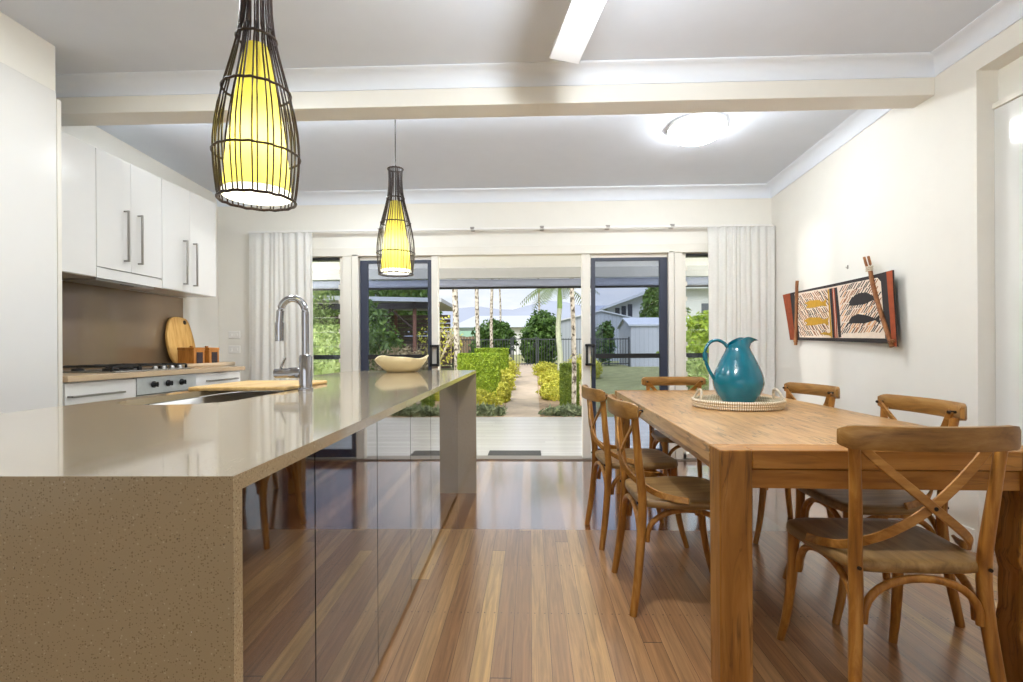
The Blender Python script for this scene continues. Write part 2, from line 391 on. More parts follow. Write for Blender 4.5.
def slider(n, x0, x1, inner):
    """navy framed screen leaf with its white glazed leaf slid open behind it; inner = side of the opening"""
    r = bpy.data.objects.new('door_%d' % n, None); COL.objects.link(r); r.location = (0, YB+.05, 0); struct(r)
    w = .075 if inner > 0 else .04; v = .04 if inner > 0 else .075
    box(x0, x0+w, -.018, .018, .02, 1.965).build('stile', M['navy'], r, bevel=.003)
    box(x1-v, x1, -.018, .018, .02, 1.965).build('stile', M['navy'], r, bevel=.003)
    box(x0+w, x1-v, -.018, .018, 1.935, 1.965).build('top_rail', M['navy'], r)
    box(x0+w, x1-v, -.018, .018, .02, .10).build('bottom_rail', M['navy'], r)
    box(x0+w, x1-v, -.022, .022, .985, 1.03).build('mid_rail', M['black'], r)
    box(x0+w, x1-v, -.003, .003, .10, 1.935).build('glass', M['doorglass'], r)
    a, b = (x1+.002, x1+.066) if inner > 0 else (x0-.092, x0-.012)
    box(a, b, -.045, .045, .012, 2.0).build('lock_stile', M['frame_white'], r, bevel=.004)
    box(x0, x1, -.018, .03, 1.966, 2.0).build('head_rail', M['frame_white'], r)
    hx = x1+.035 if inner > 0 else x0-.02
    hz0, hz1 = .915, 1.125
    h = MB()
    h.box(hx-.045, hx-.020, -.10, -.085, hz0, hz1); h.box(hx+.022, hx+.045, -.085, -.046, hz0, hz1)
    h.box(hx-.045, hx+.045, -.10, -.046, hz1-.024, hz1); h.box(hx-.045, hx+.045, -.10, -.046, hz0, hz0+.024)
    h.build('handle', M['black'], r, bevel=.003)
slider(1, -1.68, -.967, 1); slider(2, .600, 1.336, -1)
# door panel in the right wall recess
r = bpy.data.objects.new('door_3', None); COL.objects.link(r); struct(r)
box(XR+.085, XR+.125, .9, 2.779, .02, 2.30).build('panel', M['door_white'], r, bevel=.003)
box(XR+.075, XR+.13, .9, 2.779, 2.301, 2.33).build('track', M['frame_white'], r)

# ------------------------------------------------------------------ curtains and rail
def curtain(x0, x1, label, n=11, flare=0):
    mb = MB(); nx, nz = n*10, 14; vs = []
    top, bot = 2.225, .02
    for j in range(nz+1):
        t = j/nz; z = top+(bot-top)*t
        for i in range(nx+1):
            s = i/nx; x = x0+(x1-x0)*s + flare*t*(s-.5) + .006*math.sin(9*s+3*t)
            a = .004+.008*min(1, t*3)
            y = .009*math.sin(2*PI*n*.45*s+1.6*math.sin(7*s)+.5*t) + .006*math.sin(2*PI*n*.8*s+2.0*math.sin(11*s+1)) + .010*math.sin(2*PI*2.3*s+2*t)*t
            vs.append((x, y, z))
    W = nx+1
    mb.add(vs, [(j*W+i, j*W+i+1, (j+1)*W+i+1, (j+1)*W+i) for j in range(nz) for i in range(nx)])
    r = thing('curtain', label, 'curtain', (0, 4.985, 0), group='sheer curtains on the back wall')
    o = mb.build('drape', M['curtain'], r, ang=180)
    sd = o.modifiers.new('cloth', 'SOLIDIFY'); sd.thickness = .003
    h = MB(); vs = []
    h.box(x0, x1, .012, .022, 2.18, 2.222); h.build('heading', M['curtain'], r, bevel=.003)
curtain(-2.74, -2.115, 'white pleated curtain at the kitchen side of the doors', 14, .05)
curtain(1.69, 2.305, 'white pleated curtain by the right wall behind the teal jug', 15, .0)
r = thing('curtain_rail', 'thin white curtain rail above the sliding doors', 'curtain rail', (0, 5.0, 2.235))
MB().box(-2.75, 2.30, -.012, .012, -.008, .012).build('rail', M['plastic'], r, bevel=.003)
for x in (-1.45, -.55, .12, .75, 1.36):
    MB().box(x-.02, x+.02, -.012, YB-5.0, -.004, .024).build('bracket', paint('grey bracket', srgb(168, 164, 158), .5), r, bevel=.003)

# ------------------------------------------------------------------ kitchen wall
def bar_handle(pts, parent, r=.006, stand=(.03, 0, 0)):
    """bar handle between two ends with two stand-offs"""
    a, b = Vector(pts[0]), Vector(pts[1]); s = Vector(stand)
    mb = MB(); mb.box(*[c for i in range(3) for c in (min(a[i], b[i])-r, max(a[i], b[i])+r)])
    for p in (a, b):
        q = p - s
        mb.box(*[c for i in range(3) for c in (min(p[i], q[i])-r*.9, max(p[i], q[i])+r*.9)])
    return mb.build('handle', M['handle'], parent, bevel=.002)

XW = -2.78
def wall_cabinet(label, y0, y1, doors, z0=1.552):
    r = thing('wall_cabinet', label, 'cabinet', (XW, y0, z0), group='white wall cabinets')
    w = y1-y0; h = 2.385-z0; d = XW-XL-.004
    MB().box(-d, -.02, .001, w-.001, 0, h).build('carcass', M['gloss_white'], r)
    for (a, b, zlo, hy, hz0, hz1) in doors:
        o = MB().box(-.018, 0, a-y0+.0015, b-y0-.0015, zlo-z0+.002, h).build('door', M['gloss_white'], r, bevel=.0015)
        bar_handle([(.032, hy-y0, hz0-z0), (.032, hy-y0, hz1-z0)], o, .006, (.032, 0, 0))
    return r
wall_cabinet('white single-door wall cabinet beside the tall white panel', 2.738, 3.242, [(2.738, 3.242, 1.552, 2.945, 1.68, 2.03)])
hood = wall_cabinet('white double-door wall cabinet with rangehood below, above the cooktop', 3.244, 3.84,
    [(3.244, 3.535, 1.622, 3.474, 1.695, 2.035), (3.535, 3.84, 1.622, 3.600, 1.695, 2.035)])
MB().box(-.018, 0, .0015, .5945, -.002, .064).build('rangehood_panel', M['gloss_white'], hood, bevel=.0015)
mb = MB(); mb.box(-.27, -.03, .03, .55, -.014, 0); mb.build('rangehood', M['steel'], hood, bevel=.003)
MB().box(-.05, -.035, .25, .36, -.018, -.013).build('rangehood_switch', M['black'], hood)
wall_cabinet('white double-door wall cabinet at the end by the curtain', 3.842, 4.52,
    [(3.842, 4.165, 1.552, 4.085, 1.615, 1.96), (4.165, 4.52, 1.552, 4.208, 1.615, 1.96)])

XB = -2.53
def base_cabinet(label, y0, y1, hy0, hy1, hz):
    r = thing('base_cabinet', label, 'cabinet', (XB, y0, 0), group='white base cabinets')
    w = y1-y0; d = XB-XL-.004
    MB().box(-d, -.02, .001, w-.001, .10, .905).build('carcass', M['gloss_white'], r)
    MB().box(-d, -.06, .001, w-.001, 0, .10).build('kickboard', M['kick'], r)
    zs = [(.76, .90), (.44, .755), (.12, .435)]
    for i, (a, b) in enumerate(zs):
        o = MB().box(-.018, 0, .0015, w-.0015, a, b).build('drawer', M['gloss_white'], r, bevel=.0015)
        z = hz if i == 0 else b-.05
        bar_handle([(.03, hy0-y0, z), (.03, hy1-y0, z)], o, .006, (.03, 0, 0))
base_cabinet('white drawer base cabinet left of the steel oven', 2.74, 3.253, 2.76, 3.12, .825)
base_cabinet('white drawer base cabinet right of the steel oven, under the wooden tray', 3.85, 4.45, 3.98, 4.37, .84)
r = thing('end_panel', 'narrow white end panel of the kitchen run by the curtain', 'panel', (XB, 4.452, 0))
MB().box(-.566, -.02, 0, .04, 0, .905).build('panel', M['gloss_white'], r, bevel=.002)
r = thing('oven', 'built-in steel oven with three knobs under the cooktop', 'oven', (XB, 3.255, 0))
MB().box(-.55, -.02, 0, .593, .10, .903).build('body', M['black'], r)
cp = MB().box(-.02, .004, 0, .593, .79, .903).build('control_panel', paint('bright brushed steel', srgb(212, 214, 216), .38, .9, noise=.04, scale=30), r, bevel=.002)
for y in (.145, .285, .425):
    k = MB(); k.tube([(.004, y, .852), (.012, y, .852)], .022, 20); k.tube([(.012, y, .852), (.034, y, .852)], [.0165, .014], 20)
    k.box(.030, .040, y-.003, y+.003, .836, .868); k.build('knob', M['black'], cp)
d = MB().box(-.02, .004, 0, .593, .16, .785).build('door', M['steel'], r, bevel=.002)
MB().box(.004, .006, .06, .53, .25, .66).build('door_window', M['black'], d)
bar_handle([(.05, .05, .735), (.05, .54, .735)], d, .009, (.046, 0, 0))
r = thing('worktop', 'tan stone worktop along the kitchen wall under the splashback', 'worktop', (0, 0, .906))
MB().box(XL+.004, XB+.02, 2.74, 4.50, 0, .034).build('slab', M['bench'], r, bevel=.003)
sp = thing('splashback', 'taupe glass splashback behind the cooktop', 'splashback', (XL+.002, 0, .945))
MB().box(0, .008, 2.74, 4.53, 0, .603).build('panel', M['splash'], sp)

ct = thing('cooktop', 'gas cooktop with black cast-iron trivets on the tan worktop', 'cooktop', (-2.83, 3.52, .941))
MB().box(-.24, .24, -.36, .36, 0, .008).build('hob_plate', M['steel'], ct, bevel=.003)
for i, (bx, by, br) in enumerate(((-.11, -.24, .035), (.11, -.24, .045), (0, 0, .06), (-.11, .24, .045), (.11, .24, .03))):
    b = MB(); b.lathe([(0, .008), (br, .008), (br, .018), (br*.85, .024), (0, .024)], 20, (bx, by, 0)); b.build('burner', M['black'], ct)
for gy in (-.24, 0, .24):
    g = MB()
    for y in (-.112, .112): g.box(-.21, .21, gy+y-.005, gy+y+.005, .032, .042)
    for x in (-.21, .21): g.box(x-.005, x+.005, gy-.112, gy+.112, .032, .042)
    for x in (-.1, .1): g.box(x-.005, x+.005, gy-.112, gy+.112, .034, .044)
    g.box(-.2, .2, gy-.005, gy+.005, .034, .044)
    for x in (-.21, .21):
        for y in (-.112, .112): g.box(x-.007, x+.007, gy+y-.007, gy+y+.007, .006, .034)
    g.build('trivet', M['black'], ct, bevel=.002)
for i in range(4):
    k = MB(); k.lathe([(0, .008), (.018, .008), (.018, .02), (.014, .03), (0, .03)], 16, (.205, .03+.085*i, 0)); k.build('knob', M['steel'], ct)

tall = thing('tall_cabinet', 'tall glossy white cabinet at the left edge of the photo', 'cabinet', (XB, 1.0, 0))
MB().box(-.566, -.022, 0, 1.70, .06, 2.465).build('carcass', M['gloss_white'], tall)
MB().box(-.566, -.06, 0, 1.70, 0, .06).build('kickboard', M['kick'], tall)
for a, b in ((0, .598), (.602, 1.698)):
    MB().box(-.02, 0, a, b, .065, 2.465).build('door', M['gloss_white'], tall, bevel=.0015)
MB().box(-.566, .003, 1.70, 1.725, 0, 2.43).build('end_panel', M['frame_white'], tall, bevel=.002)
struct(box(XL, XB-.006, .0, 2.70, 2.468, 2.72).build('wall_left_bulkhead', M['wall']))
# tray with canisters, cutting board
tr = thing('serving_tray', 'long pale wooden tray on the tan worktop by the curtain', 'tray', (-2.84, 4.40, .9405))
mb = MB(); mb.prism([(-.13, -.31), (.10, -.33), (.13, -.28), (.13, .28), (.10, .32), (-.12, .31)], 0, .012); mb.build('base', M['bench'], tr, bevel=.004)
mb = MB(); mb.sweep([(-.13, -.31, .012), (.10, -.33, .012), (.13, -.28, .012), (.13, .28, .012), (.10, .32, .012), (-.12, .31, .012)], [(-.004, 0), (.004, 0), (.004, .022), (-.004, .022)], closed=True)
mb.build('rim', wood('pale tray timber', [(.3, srgb(196, 172, 140)), (.7, srgb(222, 204, 176))], 'y'), tr)
def canister(y, label):
    r = thing('canister', label, 'canister', (-2.83, y, .9535), 0, 'wooden canisters on the tray')
    MB().box(-.07, .07, -.07, .07, 0, .13).build('body', M['boxwood'], r, bevel=.004)
    MB().box(.0695, .0725, -.04, .04, .02, .112).build('window', paint('smoked window', srgb(48, 34, 40), .15), r)
    o = MB().box(-.073, .073, -.073, .073, .13, .152).build('lid', M['boxwood'], r, bevel=.004)
    k = MB(); k.tube([(0, 0, .152), (0, 0, .165)], [.012, .015], 12); k.build('knob', M['boxwood'], o)
canister(4.25, 'wooden canister with dark window, the one nearer the cooktop')
canister(4.455, 'wooden canister with dark window, the one nearer the curtain')
cb = thing('cutting_board', 'rounded wooden cutting board leaning behind the two canisters', 'cutting board', (-3.005, 4.36, .9455))
pts = [(-.10, 0), (.12, 0), (.20, .05), (.215, .18), (.19, .32), (.155, .40), (.10, .425), (-.02, .43), (-.10, .41), (-.155, .34), (-.195, .22), (-.17, .08)]
sp_ = [(p.x, p.y) for p in smooth_path([(a, b, 0) for a, b in [(q[0]*.86+.05, q[1]) for q in pts]] + [(pts[0][0]*.86+.05, pts[0][1], 0)], 4)[:-1]]
mb = MB(); mb.prism(sp_, -.01, .012, 'x')
o = mb.build('board', M['boardwood'], cb, bevel=.004); o.rotation_euler = (0, math.radians(-9), 0)
hl = MB(); hl.tube([(.010, .135, .385), (.0135, .135, .385)], .020, 16); o2 = hl.build('finger_hole', M['bolt'], cb); o2.rotation_euler = (0, math.radians(-9), 0)
cr = thing('spice_container', 'small dark and silver container on the worktop beside the cooktop', 'container', (-2.80, 4.02, .941))
mb = MB(); mb.tube([(0, -.06, .022), (0, -.02, .022), (0, .0, .022), (0, .03, .022), (0, .045, .022)], [.02, .021, .014, .018, .01], 14); mb.build('body', M['bolt'], cr)
mb = MB(); mb.tube([(0, .045, .022), (0, .06, .022)], [.012, .008], 12); mb.build('cap', M['steel'], cr)
for z, lab in ((1.235, 'upper white switch plate on the back wall by the kitchen curtain'), (1.09, 'lower white power outlet on the back wall by the kitchen curtain')):
    r = thing('wall_switch', lab, 'switch', (-2.935, YB, z), 0, 'switch plates on the back wall')
    MB().box(-.058, .058, -.010, 0, -.037, .037).build('plate', M['plastic'], r, bevel=.003)
    for x in (-.028, .028): MB().box(x-.009, x+.009, -.014, -.009, -.014, .014).build('rocker', M['plastic'], r, bevel=.002)

# ------------------------------------------------------------------ island
ISL = thing('kitchen_island', 'long kitchen island of beige speckled stone with waterfall ends', 'kitchen island', (-.357, .612, 0), math.radians(.85))
iw, il, ih, it = .94, 3.285, .92, .02
# top with the sink cut-out (island-local x runs -iw..0, y 0..il)
sx0, sx1, sy0, sy1 = -.875, -.53, .835, 1.62
def rrect(x0, x1, y0, y1, r, n=6):
    out = []
    for cx, cy, a0 in ((x1-r, y0+r, -PI/2), (x1-r, y1-r, 0), (x0+r, y1-r, PI/2), (x0+r, y0+r, PI)):
        for i in range(n+1):
            a = a0+PI/2*i/n; out.append((cx+r*math.cos(a), cy+r*math.sin(a)))
    return out
hole = rrect(sx0, sx1, sy0, sy1, .13)
import bmesh
def plate_with_hole(x0, x1, y0, y1, hole, z0, z1, name, mat, parent):
    bm = bmesh.new()
    outer = [(x0, y0), (x1, y0), (x1, y1), (x0, y1)]
    ov = [bm.verts.new((a, b, z1)) for a, b in outer]; hv = [bm.verts.new((a, b, z1)) for a, b in hole]
    es = [bm.edges.new((ov[i], ov[(i+1) % 4])) for i in range(4)] + [bm.edges.new((hv[i], hv[(i+1) % len(hv)])) for i in range(len(hv))]
    res = bmesh.ops.triangle_fill(bm, edges=es, use_beauty=True)
    fs = [f for f in bm.faces]
    ex = bmesh.ops.extrude_face_region(bm, geom=fs)
    for g in ex['geom']:
        if isinstance(g, bmesh.types.BMVert): g.co.z = z0
    bmesh.ops.recalc_face_normals(bm, faces=bm.faces)
    me = bpy.data.meshes.new(name); bm.to_mesh(me); bm.free(); me.materials.append(mat)
    o = bpy.data.objects.new(name, me); COL.objects.link(o); o.parent = parent; return o
plate_with_hole(-iw, 0, 0, il, hole, ih-it, ih, 'worktop', M['stone'], ISL)
MB().box(-iw, 0, 0, it, 0, ih-it).build('waterfall_end', M['stone'], ISL)
MB().box(-iw, 0, il-it, il, 0, ih-it).build('waterfall_end', M['stone'], ISL)
# cabinets under the island: each unit its own thing
fx = -.357-.135
labels = ['dark gloss island cabinet nearest the waterfall end in front', 'second dark gloss island cabinet from the front, beside the nearest one', 'middle dark gloss island cabinet of the five',
          'dark gloss island cabinet, second from the far end', 'dark gloss island cabinet at the far end by the glass doors']
seams = [.645, 1.197, 1.716, 2.23, 2.727, 3.86]
ca, sa = math.cos(math.radians(.85)), math.sin(math.radians(.85))
for i in range(5):
    y0, y1 = seams[i]-.612, seams[i+1]-.612
    if i == 4: y1 = il-it-.002
    if i == 0: y0 = it+.002
    lx = -.137
    loc = (-.357+lx*ca-y0*sa, .612+lx*sa+y0*ca, 0)
    r = thing('island_cabinet', labels[i], 'cabinet', loc, math.radians(.85), 'dark gloss cabinets under the island')
    w = y1-y0; dz = .895
    x_in = -.34 if i in (1, 2) else -.78   # the two units under the sink bowl are shallower
    MB().box(-.30 if i in (1, 2, 3) else -.78, -.02, .001, w-.001, .05, dz).build('carcass', M['black'], r)
    MB().box(-.018, 0, .003, w-.003, .02, dz).build('door', M['darkpanel'], r)
    MB().box(-.30, -.03, .001, w-.001, 0, .05).build('kickboard', M['kick'], r)
def isl(x, y, z=0):      # island-local -> world
    return (-.357+x*ca-y*sa, .612+x*sa+y*ca, z)
# sink: a bowl hung under the stone
sk = thing('kitchen_sink', 'undermount stainless steel sink in the island worktop', 'sink', isl((sx0+sx1)/2, (sy0+sy1)/2, ih-it-.001), math.radians(.85))
cx, cy = (sx0+sx1)/2, (sy0+sy1)/2
def ring(gr, z, r): return [(a-cx, b-cy, z) for a, b in rrect(sx0-gr, sx1+gr, sy0-gr, sy1+gr, r)]
rings = [ring(.0, -.002, .13), ring(.0, -.15, .13), ring(-.03, -.18, .10), ring(-.10, -.186, .06)]
mb = MB(); k = len(rings[0]); vs = [p for q in rings for p in q]
fs = [(j*k+i, j*k+(i+1) % k, (j+1)*k+(i+1) % k, (j+1)*k+i) for j in range(3) for i in range(k)]
fs = [f[::-1] for f in fs] + [tuple(range(3*k, 4*k))]
mb.add(vs, fs); o = mb.build('basin', paint('sink steel', srgb(232, 232, 230), .5, .6, noise=.02), sk); sd = o.modifiers.new('sheet', 'SOLIDIFY'); sd.thickness = .0015
mb = MB(); mb.lathe([(0, -.183), (.045, -.183), (.045, -.180), (.02, -.182), (0, -.182)], 20); mb.build('drain', M['chrome'], sk)
# board over the far half of the sink
lx, ly = (-.255+ -.0), 0
bd = thing('sink_board', 'flat bamboo board lying across the far half of the sink', 'board', isl(-.735, 1.545, ih+.0005), math.radians(.85))
MB().box(-.19, .185, -.212, .215, 0, .015).build('board', M['boardwood_y'], bd, bevel=.005)
# faucet
tp = thing('kitchen_faucet', 'chrome gooseneck faucet standing beside the island sink', 'faucet', (-.864, 1.972, ih+.0005))
mb = MB(); mb.lathe([(0, 0), (.028, 0), (.028, .006), (.0245, .010), (.0245, .125), (.020, .135), (0, .135)], 24); mb.build('base', M['chrome'], tp)
dirv = Vector((-.99, -.10, 0)); pts = [Vector((0, 0, .12)), Vector((0, 0, .2)), Vector((0, 0, .30))]
R_ = .047
for i in range(1, 13):
    a = PI*i/12*.97; pts.append(Vector((0, 0, .30)) + dirv*(R_*(1-math.cos(a))) + Vector((0, 0, R_*1.1*math.sin(a))))
e = pts[-1]; pts.append(e+Vector((-.004, 0, -.055)))
mb = MB(); mb.tube(pts, .0135, 14); mb.build('spout', M['chrome'], tp)
mb = MB(); mb.tube([pts[-1]+Vector((0, 0, .01)), pts[-1]+Vector((0, 0, -.062))], [.0165, .0155], 14); mb.build('spray_head', M['chrome'], tp)
hv = MB(); hv.tube([(-.018, 0, .068), (-.06, -.004, .066), (-.062, -.004, .066), (-.115, -.006, .064)], [.021, .021, .019, .019], 16); va_ = hv.build('valve', M['chrome'], tp)
hv = MB(); hv.tube([(-.095, -.006, .082), (-.075, -.008, .125)], [.005, .0038], 10); hv.build('lever', M['chrome'], va_)
# bowl
bw = thing('bowl', 'cream wavy-rimmed bowl on the far end of the island', 'bowl', (-.905, 3.64, ih+.0005)); bw.scale = (.93, .93, .95)
mb = MB(); n = 64
prof = [(0, .004), (.10, .0), (.118, .004), (.150, .035), (.180, .072), (.196, .106), (.194, .109), (.190, .106), (.172, .072), (.140, .036), (.10, .014), (0, .012)]
vs = []
for i in range(n):
    a = 2*PI*i/n; wv = .012*math.sin(3*a+.6)+.006*math.sin(5*a)
    for q, (rr, z) in enumerate(prof):
        t = max(0, z-.03)/.08; vs.append((rr*math.cos(a)*(1+.03*t*math.cos(2*a)), rr*math.sin(a), z+wv*t*(1 if q not in (0,) else 0)))
k = len(prof); mb.add(vs, [(i*k+q, ((i+1) % n)*k+q, ((i+1) % n)*k+q+1, i*k+q+1) for i in range(n) for q in range(k-1)])
tag(mb.build('bowl_body', M['bowl'], bw, ang=60))

# ------------------------------------------------------------------ pendants
def shade_mat():
    m, nt, b = new_mat('yellow fabric shade'); c = srgb(218, 208, 106)
    b.inputs['Base Color'].default_value = c; b.inputs['Roughness'].default_value = .8; b.inputs['Emission Color'].default_value = c; b.inputs['Emission Strength'].default_value = .10
    tr = N(nt, 'ShaderNodeBsdfTranslucent'); tr.inputs[0].default_value = c; mx = N(nt, 'ShaderNodeMixShader'); mx.inputs[0].default_value = .6
    L(nt, b.outputs[0], mx.inputs[1]); L(nt, tr.outputs[0], mx.inputs[2]); L(nt, mx.outputs[0], nt.nodes['Material Output'].inputs[0]); return m
shade_m = shade_mat()
disc_m = emit('lit diffuser', srgb(255, 250, 228), 3.5)
rim_m = emit('lit white shade rim', srgb(255, 252, 235), 1.6)
def cane_tinted(): return M['cane']
def pendant(label, loc, seed):
    rnd = random.Random(seed)
    r = thing('pendant_lamp', label, 'lamp', loc, 0, 'bamboo pendant lamps over the island')
    prof = [(0, .106), (.04, .112), (.10, .118), (.16, .120), (.22, .116), (.30, .102), (.38, .082), (.45, .064), (.52, .050), (.60, .043), (.66, .044), (.69, .047)]
    ph = smooth_path([(a, b, 0) for a, b in prof], 3)
    def rad(z):
        for i in range(len(ph)-1):
            if ph[i].x <= z <= ph[i+1].x: t = (z-ph[i].x)/(ph[i+1].x-ph[i].x+1e-9); return ph[i].y*(1-t)+ph[i+1].y*t
        return ph[-1].y
    mb = MB(); n = 36
    for i in range(n):
        a = 2*PI*i/n + rnd.uniform(-.05, .05); b = a+rnd.uniform(-.06, .06)
        if i % 3 == 0 or True:
            mb.tube([(p.y*math.cos(a+(b-a)*p.x/.69), p.y*math.sin(a+(b-a)*p.x/.69), p.x) for p in ph[::2]], .0025, 5)
    mb.build('cane_cage', M['cane'], r)
    for z, rr in ((.003, .0045), (.14, .0036), (.335, .0038), (.495, .004), (.685, .005)):
        R0 = rad(z)+.002; b = MB()
        b.tube([(R0*math.cos(2*PI*i/40), R0*math.sin(2*PI*i/40), z+.0015*math.sin(i*2.4)) for i in range(40)], rr, 6, True)
        b.build('binding_ring', M['cane'], r)
    b = MB(); b.lathe([(.096, .018), (.092, .09), (.080, .19), (.062, .31), (.042, .43), (.031, .475), (.0, .475)], 32)
    b.build('shade', shade_m, r)
    b = MB(); b.lathe([(.0965, .014), (.0975, .014), (.0975, .030), (.0965, .030)], 32, close=True); b.build('shade_rim', rim_m, r)
    b = MB(); b.disk((0, 0, .020), .0955, 32, flip=True); b.build('diffuser', disc_m, r)
    top = 2.70-loc[2]
    b = MB(); b.tube([(0, 0, .474), (0, 0, top-.03)], .0035, 8); b.build('cord', M['black'], r)
    b = MB(); b.lathe([(0, top-.04), (.02, top-.038), (.05, top-.004), (.05, top), (0, top)], 20); b.build('ceiling_rose', M['cane'], r)
    return r
pendant('bamboo pendant lamp with yellow shade hanging nearer, large at the top of the photo', (-.83, 1.56, 1.527), 1)
pendant('bamboo pendant lamp with yellow shade hanging farther away, before the glass doors', (-.868, 3.35, 1.563), 2)

# ceiling light and fan
cl = thing('ceiling_light', 'round white lit ceiling light in the rear room', 'ceiling light', (1.212, 3.80, 2.678))
cl.rotation_euler = (math.radians(-2.7), 0, 0)
b = MB(); b.lathe([(0, 0), (.205, 0), (.205, -.025), (.19, -.028)], 40); b.build('base', M['plastic'], cl)
b = MB(); b.lathe([(.2, -.02)] + [(.2*math.cos(a*PI/16), -.022-.085*math.sin(a*PI/16)) for a in range(0, 9)], 40); b.build('diffuser', emit('lit opal glass', (.94, .98, 1, 1), 54.0), cl)
fh = Vector((.285, 1.58, 0))
fan = thing('ceiling_fan', 'white ceiling fan with one blade reaching into view', 'ceiling fan', (fh.x, fh.y, 2.71))
b = MB(); b.lathe([(0, 0), (.06, 0), (.05, -.05), (.014, -.06), (.014, -.26), (0, -.26)], 24); b.build('rod', M['fan'], fan)
b = MB(); b.lathe([(0, -.25), (.05, -.25), (.10, -.27), (.115, -.31), (.10, -.36), (.04, -.38), (0, -.38)], 28); b.build('motor', M['fan'], fan)
b = MB(); b.lathe([(.085*math.cos(q*PI/14), -.375-.05*math.sin(q*PI/14)) for q in range(8)], 28); b.build('added_light_dome', emit('added glowing fan dome', (1, .98, .95, 1), 4.0), fan)  # glowing dome added under the motor to go with the fill lamp there
for k in range(3):
    a = math.atan2(2.33-fh.y, .160-fh.x) + k*2*PI/3
    o = MB(); o.box(.10, .24, -.02, .02, -.345, -.335)
    pts = [(.20, -.058), (.765, -.069), (.765, .069), (.20, .058)]
    Mx = Matrix.Rotation(math.radians(7), 4, 'X')
    q = MB(); q.prism(pts, -.005, .005, 'z')
    q.v = [tuple((Mx @ Vector(p)) + Vector((0, 0, -.345))) for p in q.v]
    bl = q.build('blade', M['fan'], fan, rz=a, bevel=.003)
    o.build('blade_bracket', M['steel'], bl)

# ------------------------------------------------------------------ dining table
T = thing('dining_table', 'large rustic oak dining table with thick square legs', 'table', (.580, 1.618, 0), math.radians(-1.5))
tw, tl, lg = .98, 2.36, .098
notch = [(tw, .1), (tw, tl-.1), (0, tl-.1), (0, .1)]
mb = MB(); mb.prism(notch, .700, .76); mb.build('tabletop', M['table'], T, bevel=.003)
MB().box(lg+.001, tw-lg-.001, .002, .10, .702, .7595).build('end_board', M['table_rail'], T, bevel=.003)
MB().box(lg+.001, tw-lg-.001, tl-.10, tl-.002, .702, .7595).build('end_board', M['table_rail'], T, bevel=.003)
MB().box(lg, tw-lg, .012, .045, .640, .6985).build('apron', M['table_rail'], T, bevel=.003)
MB().box(lg, tw-lg, tl-.045, tl-.012, .640, .6985).build('apron', M['table_rail'], T, bevel=.003)
for x in (.06, tw-.09): MB().box(x, x+.03, lg, tl-lg, .640, .6985).build('apron', M['table'], T, bevel=.003)
def leg(x, y, live=0):
    mb = MB(); n = 14; vs = []; rnd = random.Random(int(x*100+y*10))
    for j in range(n+1):
        z = .7595*j/n; d = live*(.010*math.sin(j*1.3)+.006*math.sin(j*2.9)) if j < n-1 else 0
        c = [(x+d, y), (x+lg, y), (x+lg, y+lg), (x+d*.5, y+lg)]
        vs += [(a, b_, z) for a, b_ in c]
    fs = [(j*4+i, j*4+(i+1) % 4, (j+1)*4+(i+1) % 4, (j+1)*4+i) for j in range(n) for i in range(4)] + [(3,2,1,0), tuple(n*4+i for i in range(4))]
    mb.add(vs, fs); mb.build('leg', M['table_leg'], T, bevel=.004)
leg(0, 0); leg(tw-lg, 0, 1); leg(0, tl-lg); leg(tw-lg, tl-lg)

